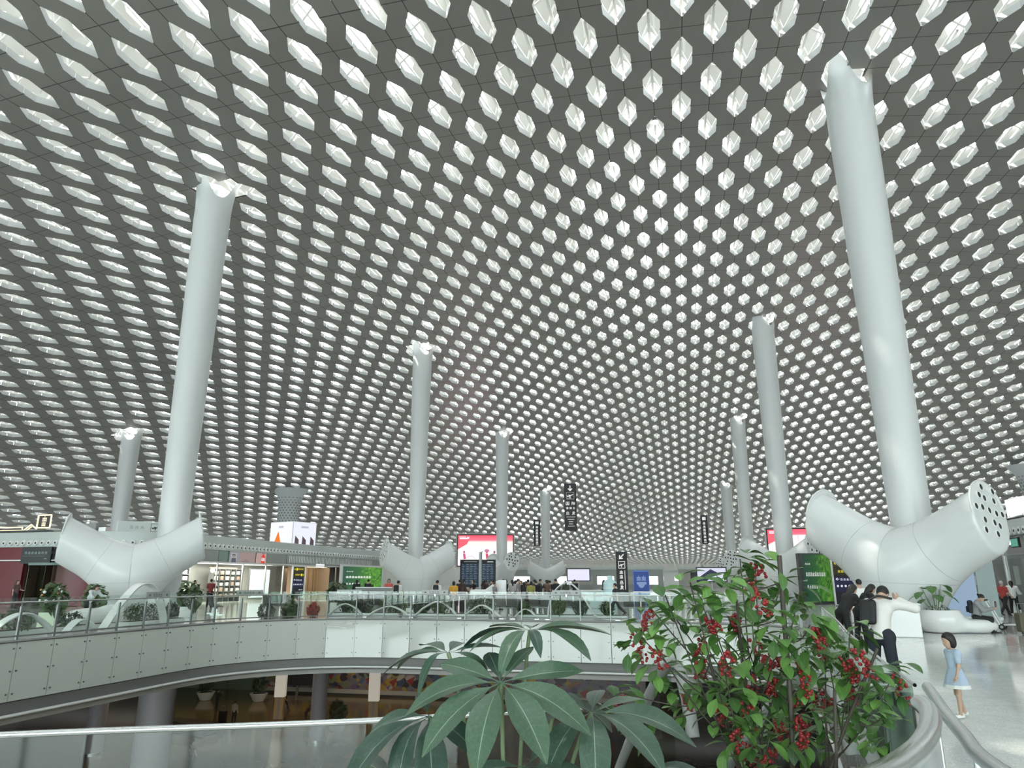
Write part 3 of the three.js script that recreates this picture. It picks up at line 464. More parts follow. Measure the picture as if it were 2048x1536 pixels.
{ const d = thing('green_screen_tower', 'upright green screen standing behind the people in black on the right', 'advertisement', [9.55, 0, -57.5], R(14)); part('casing', box(2.6, 3.6, .5, 0, 1.8, 0), M.darkGrey, d); const q = new THREE.PlaneGeometry(2.3, 3.3); q.translate(.1, 1.85, .255); part('screen_face', [q], glowMat(greenTex, .6), d); part('side_pillar', box(.35, 3.9, .5, 1.6, 1.95, 0), M.white, d); }
// advertising cube above the shop roof
{ const d = thing('advertising_light_cube', 'white glowing advertising cube with an orange shape above the shop roof', 'advertisement', [-52.2, 4.9, -90], R(-18));
  const t1 = canvasTex(256, 160, (c, w, h) => { c.fillStyle = '#f4f7ff'; c.fillRect(0, 0, w, h); c.fillStyle = '#ef7d1f'; c.beginPath(); c.moveTo(95, 45); c.lineTo(160, 160); c.lineTo(80, 160); c.lineTo(58, 95); c.fill(); c.fillStyle = '#b7bccb'; c.fillRect(95, 20, 56, 9); }), t2 = canvasTex(128, 160, (c, w, h) => { c.fillStyle = '#eef2fb'; c.fillRect(0, 0, w, h); c.fillStyle = '#54484e'; for (const x of [10, 50, 95]) { c.beginPath(); c.moveTo(x, 160); c.lineTo(x + 4, 70); c.lineTo(x + 24, 90); c.lineTo(x + 26, 160); c.fill(); } c.fillStyle = '#b7bccb'; c.fillRect(44, 20, 40, 9); });
  part('cube_body', box(4.4, 4.3, 4.2, 0, 2.3, 0), M.white, d); const a = new THREE.PlaneGeometry(4.3, 4.2); a.translate(0, 2.3, 2.12); part('lit_face', [a], glowMat(t1, 1.05), d); const b = new THREE.PlaneGeometry(4.1, 4.2); b.rotateY(PI / 2); b.translate(2.22, 2.3, 0); part('lit_face', [b], glowMat(t2, 1.0), d); part('mast', cyl(.3, .3, 4.9, 0, -4.9, 0), M.steel, d); }
{ // neon sign on the roof of the maroon shop
  const d = thing('neon_roof_sign', 'warm neon outline sign with a square lantern on the maroon shop roof', 'sign', [-44.6, 4.92, -41.2]);
  const neon = mat([.6, .5, .3], .4, { emissive: new THREE.Color(1, .84, .52), emissiveIntensity: 1.3 }), fr = (x0, y0, x1, y1, r) => [rod(V3(x0, y0, 0), V3(x1, y0, 0), r), rod(V3(x1, y0, 0), V3(x1, y1, 0), r), rod(V3(x1, y1, 0), V3(x0, y1, 0), r), rod(V3(x0, y1, 0), V3(x0, y0, 0), r)];
  part('square_neon', fr(.85, .28, 1.95, 1.15, .05), neon, d); part('lantern_plate', box(.95, .8, .04, 1.4, .72, -.05), M.grey, d); const gt = canvasTex(128, 128, (c) => { c.fillStyle = '#3c3a34'; c.fillRect(0, 0, 128, 128); c.strokeStyle = '#fff4d8'; glyph(c, 120, 34, 10, 56, 9); glyph(c, 121, 34, 70, 50, 9); }); const q = new THREE.PlaneGeometry(.9, .78); q.translate(1.4, .72, -.02); part('lantern_face', [q], glowMat(gt, 1), d);
  part('long_neon', fr(-2.4, .12, -.35, .34, .04), neon, d); part('long_neon', fr(-5.2, .12, -2.7, .34, .04), neon, d); part('arrow_neon', [rod(V3(-.25, .1, 0), V3(.35, .52, 0), .04), rod(V3(.35, .52, 0), V3(.85, .2, 0), .04), rod(V3(0, .1, 0), V3(.4, .36, 0), .035)], neon, d); part('mounting_base', box(7.4, .1, .5, -1.6, .05, 0), M.darkGrey, d);
}
{ const d = thing('roof_equipment', 'grey plant box on the shop roof beside the neon sign', 'equipment', [-40.6, 4.92, -42.6]); part('casing', rbox(1.6, .6, .8, .04, 0, .3, 0), M.grey, d); part('duct', rbox(.6, .35, .5, .03, 1.2, .18, 0), M.steel, d); part('vent_cap', cyl(.2, .2, .12, -.2, .6, 0), M.steel, d); }
{ const d = thing('gate_sign', 'pale sign strip with a plane symbol and an arrow above the nozzle tree saddle', 'sign', [-36.9, 4.91, -44.2], R(40)); const t = canvasTex(512, 96, (c, w, h) => { c.fillStyle = '#c9cfcc'; c.fillRect(0, 0, w, h); c.strokeStyle = c.fillStyle = '#1c2020'; c.lineWidth = 3; c.strokeRect(250, 14, 74, 68); plane(c, 288, 50, 54); c.strokeStyle = '#101414'; c.save(); c.translate(400, 48); arrow(c, 0, 0, 64, -PI / 2); c.restore(); c.strokeStyle = '#9aa09e'; for (let i = 0; i < 3; i++) glyph(c, 130 + i, 90 + i * 40, 34, 28, 3); }); part('board', box(4.4, .8, .1, 0, .4, 0), M.white, d); const q = new THREE.PlaneGeometry(4.3, .76); q.translate(0, .4, .06); part('board_face', [q], faceMat(t), d); }
{ // sign at the very left edge
  const d = thing('pictogram_sign', 'black sign with a green outlined pictogram at the left picture edge', 'sign', [-42.4, 0, -36.6]); const t = canvasTex(128, 256, (c, w, h) => { c.fillStyle = '#0d1114'; c.fillRect(0, 0, w, h); c.strokeStyle = '#d8efe6'; c.lineWidth = 7; c.strokeRect(14, 16, 100, 92); c.lineWidth = 9; c.beginPath(); c.arc(52, 58, 18, 0, 7); c.stroke(); c.strokeRect(76, 44, 24, 30); c.fillStyle = '#d8efe6'; c.fillRect(20, 150, 90, 5); }); part('sign_post', box(1.5, 2.9, .16, 0, 1.45, 0), M.black, d); const q = new THREE.PlaneGeometry(1.4, 2.8); q.translate(0, 1.45, .09); part('sign_face', [q], glowMat(t, .7), d); }

// ---------------------------------------------------------------- shop front on the right
{
  const b = thing('right_shop_block', 'glazed shop building with dark red interior at the right edge', 'shop building');
  const path = resample([[17.2, 30], [17.2, 38], [17.2, 46], [17.2, 54], [18, 58], [21, 60]], 1.1);
  part('roof_band', sweep(path, [[-.3, 3.95], [0, 3.95], [0, 4.86], [.06, 4.9], [1.2, 4.92]].map(([n, y]) => [-n, y])), M.bandL, b);
  for (let i = 6; i < path.length - 2; i++) for (const q of [.25, .75]) { const p = path[i], n = path[i + 1], s = p[1] + (n[1] - p[1]) * q, x = p[0] + (n[0] - p[0]) * q; const k = new THREE.CylinderGeometry(.19, .155, .12, 12); k.rotateZ(PI / 2); k.translate(x - .06, 4.2, -s); const o = part('air_outlet', k, M.white, b); const t = new THREE.CylinderGeometry(.075, .075, .05, 8); t.rotateZ(PI / 2); t.translate(x - .115, 4.2, -s); part('outlet_throat', t, M.darkGrey, o); }
  part('header_wall', box(.1, .95, 28, 17.3, 3.5, -44), M.steelDark, b);
  for (const s of [36, 39, 42, 45, 47.4, 50, 53]) part('mullion', box(.12, 3.9, .14, 17.22, 1.95, -s), M.steel, b);
  for (let k = 0; k < 6; k++) part('shop_glass', box(.015, 3.0, 2.8, 17.25, 1.5, -(37.5 + k * 3)), M.glass, b);
  part('red_wall', [box(.1, 3, 12, 20.2, 1.5, -42), box(3, 3, .1, 18.8, 1.5, -36)], M.redWall = mat([.26, .05, .05], .4), b); part('back_wall', [box(.1, 3, 12, 20.4, 1.5, -54)], M.darkGrey, b); part('interior_ceiling', box(3.2, .08, 28, 18.8, 3.02, -44), M.grey, b); part('roof', box(4, .1, 28, 19.2, 4.86, -44), M.grey, b);
  for (let k = 0; k < 5; k++) part('hanging_sign', box(.05, rr(.5, 1.1), .6, 18.6, rr(1.2, 2.2), -(38 + k * 3.1)), [M.redWall, M.wood, M.darkGrey, M.shopIn, M.maroon][k], b);
  const l = thing('strip_light', 'bright segmented white strip light under the right shop band', 'lamp', [17.05, 3.62, -45.2]); for (let k = 0; k < 5; k++) part('light_segment', box(.06, .22, .7, 0, 0, -1.5 + k * .76), mat([.7, .7, .7], .4, { emissive: new THREE.Color(1, 1, 1), emissiveIntensity: 1.3 }), l); part('light_housing', box(.05, .26, 3.9, .06, 0, 0), M.steel, l); const ra = new THREE.RectAreaLight(0xffffff, 4, 3.7, .2); ra.position.set(-.06, 0, 0); ra.rotation.y = -PI / 2; l.add(ra);
  const w = thing('white_display_board', 'white board with small print on top of the right shop band', 'sign', [17.3, 4.92, -42.6]); part('board', box(.12, .9, 2.2, 0, .5, 0), M.lit, w); part('feet', [box(.2, .08, .1, 0, .04, -.8), box(.2, .08, .1, 0, .04, .8)], M.steel, w);
  const e = thing('exit_sign', 'dark green exit sign at the right picture edge', 'sign', [16.75, 3.55, -42.1]); part('sign_body', box(.1, .5, .9, 0, 0, 0), M.black, e); part('sign_face', box(.02, .38, .78, -.06, 0, 0), mat([.02, .12, .09], .4, { emissive: new THREE.Color(.1, .4, .3), emissiveIntensity: .6 }), e); part('hanger', rod(V3(0, .25, 0), V3(.35, .4, 0), .02), M.steel, e);
}
{ // pale blue banner and green glass corner beside the bench
  const d = thing('blue_banner_wall', 'pale blue freestanding banner wall behind the bench planter', 'partition', [12.6, 0, -38.2], R(-8)); part('banner', box(2.0, 3.0, .1, -.4, 1.55, 0), mat([.36, .46, .66], .35), d); part('green_glass_edge', box(.75, 3.3, .08, 1.05, 1.66, -.02), mat([.10, .17, .16], .15), d); part('plinth', box(2.9, .08, .4, 0, .04, 0), M.steelDark, d);
}

// ---------------------------------------------------------------- large red screens
const redTex = right => canvasTex(1024, 512, (c, w, h) => { const g = c.createLinearGradient(0, 0, 0, h); g.addColorStop(0, '#f2546c'); g.addColorStop(.16, '#f0788a'); g.addColorStop(.22, '#ffe9e4'); g.addColorStop(.7, '#fffdfb'); g.addColorStop(1, '#fbdff2'); c.fillStyle = g; c.fillRect(0, 0, w, h);
  c.fillStyle = '#ee6072'; c.beginPath(); c.moveTo(0, 0); c.lineTo(250, 0); c.lineTo(170, 150); c.lineTo(0, 240); c.fill(); c.fillStyle = '#ffe6ec'; c.fillRect(30, 22, 120, 14); c.fillRect(30, 44, 150, 22); c.fillRect(170, 26, 40, 36);
  if (right) { c.fillStyle = '#fff'; c.fillRect(260, 90, 640, 130); c.strokeStyle = '#f3a9b6'; c.lineWidth = 5; c.strokeRect(300, 95, 130, 110); c.strokeRect(440, 95, 130, 110); c.strokeStyle = '#ef8a9c'; c.lineWidth = 26; c.beginPath(); c.moveTo(620, 110); c.lineTo(620, 205); c.moveTo(600, 120); c.lineTo(660, 120); c.stroke(); c.beginPath(); c.moveTo(700, 118); c.lineTo(790, 118); c.moveTo(745, 118); c.lineTo(745, 205); c.stroke(); }
  const ppl = [[120, '#c85a86'], [420, '#b23a5e'], [540, '#d0405f'], [680, '#8a5a7a'], [760, '#7b6a9c']]; for (const [x, k] of ppl) { c.fillStyle = k; c.beginPath(); c.ellipse(x, 285, 20, 22, 0, 0, 7); c.fill(); c.beginPath(); c.moveTo(x - 22, 310); c.lineTo(x + 22, 310); c.lineTo(x + 34, 400); c.lineTo(x - 10, 404); c.fill(); } c.fillStyle = '#c07a9c'; c.beginPath(); c.ellipse(540, 262, 46, 26, 0, 0, 7); c.fill();
  c.strokeStyle = '#c79ad6'; c.lineWidth = 8; c.beginPath(); c.moveTo(130, 410); c.quadraticCurveTo(250, 300, 330, 400); c.stroke(); c.fillStyle = '#d9d0f0'; c.fillRect(360, 430, 160, 40); c.fillStyle = '#5b7fd0'; c.fillRect(600, 440, 70, 30); c.fillStyle = '#e7a6b4'; c.beginPath(); c.moveTo(800, 420); c.lineTo(870, 290); c.lineTo(930, 420); c.fill(); c.strokeStyle = '#c58ab4'; c.beginPath(); c.moveTo(700, 440); c.lineTo(960, 470); c.stroke(); });
function bigScreen(x, s, y0, y1, W, turn, right, label) {
  const d = thing('led_screen', label, 'screen', [x, 0, -s], turn), H = y1 - y0, ym = (y0 + y1) / 2;
  part('casing', box(W + .5, H + .5, .7, 0, ym, 0), mat([.55, .52, .52], .5), d); part('screen_bezel', [box(W + .2, .14, .1, 0, y1 + .02, .36), box(W + .2, .14, .1, 0, y0 - .02, .36), box(.14, H, .1, -W / 2, ym, .36), box(.14, H, .1, W / 2, ym, .36)], M.black, d);
  const q = new THREE.PlaneGeometry(W - .1, H - .1); q.translate(0, ym, .37); part('screen_face', [q], glowMat(redTex(right), 1.15), d);
  for (const k of [-1, 1]) part('support_leg', box(.5, y0, .5, k * W * .45, y0 / 2, 0), M.whiteMatte, d);
  const l = new THREE.RectAreaLight(new THREE.Color(1, .62, .68), 3.2, W, H); l.position.set(0, ym, .45); l.rotation.y = PI; d.add(l); }
bigScreen(-33, 120.6, 4.0, 9.2, 9.6, R(13), false, 'large red and white screen behind a column in the far middle');
bigScreen(15.2, 98, 3.9, 8.0, 8.8, R(-2), true, 'large red and white screen between columns on the right');

// ---------------------------------------------------------------- hanging black signs
const signTex = kind => canvasTex(160, 640, (c, w, h) => { c.fillStyle = '#161718'; c.fillRect(0, 0, w, h); c.strokeStyle = c.fillStyle = '#f3f4f4';
  if (kind === 0) { arrow(c, 80, 62, 74, 0); c.lineWidth = 3; c.strokeRect(30, 120, 100, 92); plane(c, 80, 165, 82); c.fillRect(38, 198, 60, 5); [['guo', 'ji'], ['gang', 'ao', 'tai'], ['chu', 'fa']].forEach((r, j) => r.forEach((g, i) => r.length === 3 ? glyph(c, g, 22 + i * 44, 258 + j * 62, 30, 4.5) : glyph(c, g, 22 + i * 76, 250 + j * 66, 42, 6))); [[24, 452, 118], [40, 484, 88], [54, 516, 58], [54, 546, 58], [40, 576, 90]].forEach(([x, y, l]) => c.fillRect(x, y, l, 7)); }
  else if (kind === 1) { c.fillRect(38, 40, 84, 70); for (let i = 0; i < 6; i++) glyph(c, 150 + i, 48, 150 + i * 76, 60, 10); c.fillRect(50, 608, 60, 14); }
  else { c.save(); c.translate(80, 60); arrow(c, 0, 0, 90, PI / 4); c.restore(); c.lineWidth = 8; c.strokeRect(34, 130, 92, 96); plane(c, 80, 180, 78); for (let i = 0; i < 2; i++) glyph(c, 170 + i, 44, 260 + i * 64, 48, 8); glyph(c, 'chu', 44, 400, 50, 9); glyph(c, 'fa', 44, 470, 50, 9); c.fillRect(118, 256, 8, 270); } });
function hangingSign(x, s, y0, y1, W, turn, kind, label) { const d = thing('hanging_sign_board', label, 'sign', [x, 0, -s], turn), H = y1 - y0; part('sign_box', box(W, H, .22, 0, (y0 + y1) / 2, 0), M.signBlack = M.signBlack || mat([.012, .012, .013], .7), d); const q = new THREE.PlaneGeometry(W - .02, H - .04); q.translate(0, (y0 + y1) / 2, .115); part('sign_face', [q], glowMat(signTex(kind), .85), d); const c = ceilY(x, s); for (const k of [-1, 1]) part('hanging_cable', rod(V3(k * W * .35, y1, 0), V3(k * W * .35, c + .1, 0), .012, 4), M.steelDark, d); }
hangingSign(-10.4, 69.5, 6.3, 10.9, 1.2, R(8), 0, 'tall black hanging sign with a down arrow and plane symbol');
hangingSign(-21.4, 108, 6.7, 10.6, 1.0, R(10), 1, 'narrow black hanging sign left of the tall arrow sign');
hangingSign(3.6, 113.8, 7.0, 11.3, 1.0, R(-4), 1, 'narrow black hanging sign near the right row of distant columns');
{ const d = thing('standing_sign', 'black totem sign with a slanted arrow standing behind the far balustrade', 'sign', [-4.9, 0, -60.5], R(6)); part('totem', box(.92, 3.95, .26, 0, 1.975, 0), M.black, d); const q = new THREE.PlaneGeometry(.88, 3.6); q.translate(0, 2.1, .135); part('sign_face', [q], glowMat(signTex(2), .85), d); part('foot', box(1.1, .06, .5, 0, .03, 0), M.steelDark, d); }
{ // flight information boards
  const d = thing('flight_information_screen', 'dark double flight information screen below the far red screen', 'screen', [-21.9, 0, -77], R(12)); const t = canvasTex(512, 384, (c, w, h) => { c.fillStyle = '#16202c'; c.fillRect(0, 0, w, h); c.fillStyle = '#0e1116'; c.fillRect(0, 0, w, 40); c.fillStyle = '#dfe6ea'; c.fillRect(400, 12, 90, 14); c.fillRect(40, 14, 200, 6); for (let r = 0; r < 12; r++) for (let k = 0; k < 2; k++) { c.fillStyle = r % 2 ? '#33475c' : '#263649'; c.fillRect(10 + k * 252, 54 + r * 26, 240, 20); c.fillStyle = '#7f98ab'; for (let i = 0; i < 4; i++) c.fillRect(18 + k * 252 + i * 60, 60 + r * 26, 20 + hash2(r, i + k * 9) * 30, 7); } c.fillStyle = '#0b0f14'; c.fillRect(252, 40, 8, 344); });
  part('casing', box(3.9, 2.9, .3, 0, 2.4, 0), M.black, d); const q = new THREE.PlaneGeometry(3.7, 2.7); q.translate(0, 2.4, .16); part('screen_face', [q], glowMat(t, .8), d); part('stand', [box(.2, 1, .2, -1.4, .5, 0), box(.2, 1, .2, 1.4, .5, 0)], M.steelDark, d); }
// far low buildings and counters
{ const put = (x, s, W, H, Dp, m, label, extra) => { const d = thing('far_counter_block', label, 'shop building', [x, 0, -s]); part('body', box(W, H - .5, Dp, 0, (H - .5) / 2, 0), m, d); part('roof_band', box(W + .3, .5, Dp + .3, 0, H - .25, 0), M.bandL, d); if (extra) extra(d); };
  put(-24, 150, 40, 4.2, 6, M.shopWall, 'low grey shop block below the far red screen', d => { for (let k = 0; k < 9; k++) part('lit_shop_window', box(3.4, 1.6, .1, -17 + k * 4.3, 1.6, 3.05), k % 2 ? M.shopIn : M.lit, d); });
  put(14, 165, 30, 4.4, 6, M.shopIn, 'low pale block below the distant ceiling on the right', d => { part('dark_recess', box(9, 1.4, .1, -8, 2.6, 3.05), M.darkGrey, d); });
  put(-6, 190, 26, 4.0, 6, M.whiteMatte, 'most distant pale counter block in the hall centre', d => { for (let k = 0; k < 5; k++) part('lit_counter_screen', box(2.4, 1.0, .1, -10 + k * 5, 2.0, 3.05), M.lit, d); });
}
{ const d = thing('blue_kiosk', 'blue information stand with pale lettering behind the far balustrade', 'kiosk', [-2.9, 0, -52], R(5)); const t = canvasTex(128, 160, c => { c.fillStyle = '#2a52a8'; c.fillRect(0, 0, 128, 160); c.strokeStyle = '#9fb6ea'; glyph(c, 190, 22, 34, 40, 6); glyph(c, 191, 66, 34, 40, 6); c.fillStyle = '#9fb6ea'; c.fillRect(24, 84, 84, 22); c.beginPath(); c.arc(64, 106, 28, 0, PI); c.fill(); }); part('cabinet', box(1.1, 2.35, .5, 0, 1.18, 0), mat([.05, .13, .42], .3), d); const q = new THREE.PlaneGeometry(1.0, 1.3); q.translate(0, 1.6, .26); part('kiosk_screen', [q], glowMat(t, .6), d); part('counter', box(1.2, .08, .7, 0, .9, .1), M.white, d); }
{ const d = thing('video_screen', 'bright lilac video screen on the far wall behind the balustrade', 'screen', [-10.4, 0, -74], R(8)); part('panel', box(2.4, 1.3, .12, 0, 2.2, 0), M.black, d); part('screen_face', box(2.2, 1.1, .02, 0, 2.2, .07), mat([.1, .1, .1], .3, { emissive: new THREE.Color(.80, .78, 1), emissiveIntensity: .9 }), d); part('stand', box(.12, 1.6, .12, 0, .8, -.02), M.steelDark, d); }
{ const d = thing('video_screen', 'white and navy video screen right of the black totem sign', 'screen', [2.4, 0, -66], R(2)); const t = canvasTex(128, 64, c => { c.fillStyle = '#e6e6fb'; c.fillRect(0, 0, 128, 64); c.fillStyle = '#26284e'; c.beginPath(); c.moveTo(0, 50); c.lineTo(60, 6); c.lineTo(90, 22); c.lineTo(40, 64); c.lineTo(0, 64); c.fill(); }); part('panel', box(2.6, 1.3, .12, 0, 2.15, 0), M.black, d); const q = new THREE.PlaneGeometry(2.4, 1.1); q.translate(0, 2.15, .07); part('screen_face', [q], glowMat(t, .9), d); part('stand', box(.12, 1.6, .12, 0, .8, -.02), M.steelDark, d); }
{ const d = thing('steel_pillar', 'slim dark steel mast beside the flight information screen', 'post', [-17.4, 0, -62]); part('mast', box(.22, 4.1, .22, 0, 2.05, 0), M.steelDark, d); part('cap', box(.3, .08, .3, 0, 4.12, 0), M.steel, d); part('foot', box(.5, .06, .5, 0, .03, 0), M.steel, d); }
// ---------------------------------------------------------------- people
const SKIN = [mat([.52, .34, .25], .6), mat([.44, .28, .20], .6), mat([.58, .40, .30], .6)];
const HAIR = mat([.012, .010, .009], .55), HAIRG = mat([.55, .53, .5], .7), SHOEW = mat([.75, .75, .74], .5), SHOEB = mat([.03, .03, .03], .5);
const cl = c => mat(c, .85);
const rotX = (v, a) => [v[0], v[1] * Math.cos(a) - v[2] * Math.sin(a), v[1] * Math.sin(a) + v[2] * Math.cos(a)];
const addv = (a, b) => [a[0] + b[0], a[1] + b[1], a[2] + b[2]], mulv = (a, k) => [a[0] * k, a[1] * k, a[2] * k];
// skeleton: front is +z; angles in degrees, forward positive
function skeleton(p) {
  const hip = p.hip ?? .92, J = {}, lean = R(p.lean || 0), tw = p => rotX(p, lean);
  J.pelvis = [0, hip, 0]; const up = v => addv(J.pelvis, tw(v));
  J.chest = up([0, .34, .01]); J.neck = up([0, .50, -.01]); const hl = lean + R(p.head || 0); J.headC = addv(J.neck, rotX([0, .155, .025], hl)); J.hl = hl; J.headYaw = R(p.headYaw || 0);
  for (const [s, k] of [['L', 1], ['R', -1]]) { // L is at +x
    const g = p['leg' + s] || [0, 0, 3], a = R(g[0]), b = R(g[1]), o = R(g[2] ?? 3); J['hip' + s] = addv(J.pelvis, [k * .09, -.03, 0]);
    J['knee' + s] = addv(J['hip' + s], mulv([k * Math.sin(o), -Math.cos(a) * Math.cos(o), Math.sin(a)], .42)); const c = a - b; J['ank' + s] = addv(J['knee' + s], mulv([k * Math.sin(o) * .5, -Math.cos(c), Math.sin(c)], .42));
    const f = R(g[3] || 0) + (c < -.4 ? c * .7 : 0); J['toe' + s] = addv(J['ank' + s], [k * .03, -.035 - .15 * Math.sin(-f), .17 * Math.cos(f)]); J['heel' + s] = addv(J['ank' + s], [0, -.03 + .05 * Math.sin(-f), -.04]);
    const m = p['arm' + s] || [4, 12, 8], ra = R(m[0]), rb = R(m[2]), el = R(m[1]), inn = R(m[3] || 0); J['sho' + s] = up([k * .175, .445, -.01]);
    const d1 = rotX([k * Math.sin(rb), -Math.cos(rb), 0], -ra); J['elb' + s] = addv(J['sho' + s], mulv(d1, .28)); let d2 = rotX([k * Math.sin(rb - inn), -Math.cos(rb - inn), 0], -(ra + el)); if (p['reach' + s]) { const t = addv(J.headC, p['reach' + s]), q = V3(t[0] - J['elb' + s][0], t[1] - J['elb' + s][1], t[2] - J['elb' + s][2]).normalize(); d2 = [q.x, q.y, q.z]; } J['wri' + s] = addv(J['elb' + s], mulv(d2, .245)); J['han' + s] = addv(J['wri' + s], mulv(d2, .085)); J['hd' + s] = d2; }
  return J;
}
function bounds(list, pad) { const lo = [9, 9, 9], hi = [-9, -9, -9]; for (const [a, b, r, q] of list) for (const [p, rad] of [[a, r], [b, q]]) for (let i = 0; i < 3; i++) { lo[i] = Math.min(lo[i], p[i] - rad - pad); hi[i] = Math.max(hi[i], p[i] + rad + pad); } return [lo, hi]; }
function meshBones(list, k, cell, extra) { const [lo, hi] = bounds(list, .04 + cell * 2); return nets((x, y, z) => { let d = 9; for (const b of list) d = smin(d, sdCap(x, y, z, b[0], b[1], b[2], b[3]), k); return extra ? extra(d, x, y, z) : d; }, lo, hi, cell); }
const headFrame = J => { const m = new THREE.Matrix4().makeRotationX(J.hl).multiply(new THREE.Matrix4().makeRotationY(J.headYaw)); m.setPosition(...J.headC); return m; };
const headGeo = (() => { const cache = {}; return cell => cache[cell] || (cache[cell] = nets((x, y, z) => { const e = (cx, cy, cz, a, b, c) => (Math.hypot((x - cx) / a, (y - cy) / b, (z - cz) / c) - 1) * Math.min(a, b, c);
  let d = smin(e(0, .03, -.01, .076, .092, .094), e(0, -.045, .018, .056, .07, .066), .05); d = smin(d, e(0, -.012, .092, .012, .024, .016), .014); d = smin(d, e(0, -.056, .078, .024, .010, .012), .012); d = smin(d, e(.078, -.005, -.005, .010, .028, .018), .008); d = smin(d, e(-.078, -.005, -.005, .010, .028, .018), .008);
  d = smax(d, -e(.030, .008, .098, .017, .011, .014), .012); d = smax(d, -e(-.030, .008, .098, .017, .011, .014), .012); return d; }, [-.11, -.14, -.13], [.11, .14, .13], cell)); })();
const hairGeo = (kind, cell) => nets((x, y, z) => { const e = (cx, cy, cz, a, b, c) => (Math.hypot((x - cx) / a, (y - cy) / b, (z - cz) / c) - 1) * Math.min(a, b, c); let d = e(0, .036, -.018, .086, .098, .100);
  d = smax(d, (z * .8 - .028) - (y - .03) * .75, .012); d = smax(d, -(y + (kind === 'short' ? .04 : .05)), .01);
  if (kind === 'bob') d = smin(d, smax(e(0, -.02, -.035, .092, .115, .082), z - .035, .02), .03); if (kind === 'long') { d = smin(d, smax(e(0, -.02, -.035, .090, .115, .08), z - .03, .02), .03); d = smin(d, sdCap(x, y, z, [0, -.06, -.085], [0, -.26, -.10], .065, .045), .05); } if (kind === 'bun') d = smin(d, e(0, .04, -.125, .04, .04, .04), .01); return d; }, [-.13, -.36, -.2], [.13, .16, .13], cell);
const handGeo = k => { const B = [[[0, 0, 0], [0, -.07, .004], .026, .030], [[.020, -.02, 0], [-.020, -.06, 0], .02, .018]]; [[.030, .062, .0], [.010, .072, .0], [-.010, .068, .0], [-.029, .054, .0]].forEach(([x, L], i) => { const a = [x, -.075, 0], b = [x * 1.1, -.075 - L * .55, .012], c = [x * 1.15, -.075 - L, .034]; B.push([a, b, .0095, .0085], [b, c, .0085, .0075]); }); B.push([[.03 * k, -.02, .005], [.055 * k, -.06, .02], .012, .010], [[.055 * k, -.06, .02], [.058 * k, -.09, .034], .010, .008]); const [lo, hi] = bounds(B, .012); return nets((x, y, z) => { let d = Math.min(...B.slice(0, 2).map(b => sdCap(x, y, z, ...b))); for (const b of B.slice(2)) d = smin(d, sdCap(x, y, z, ...b), .008); return d; }, lo, hi, .0035); };
const HANDS = { L: handGeo(-1), R: handGeo(1) };
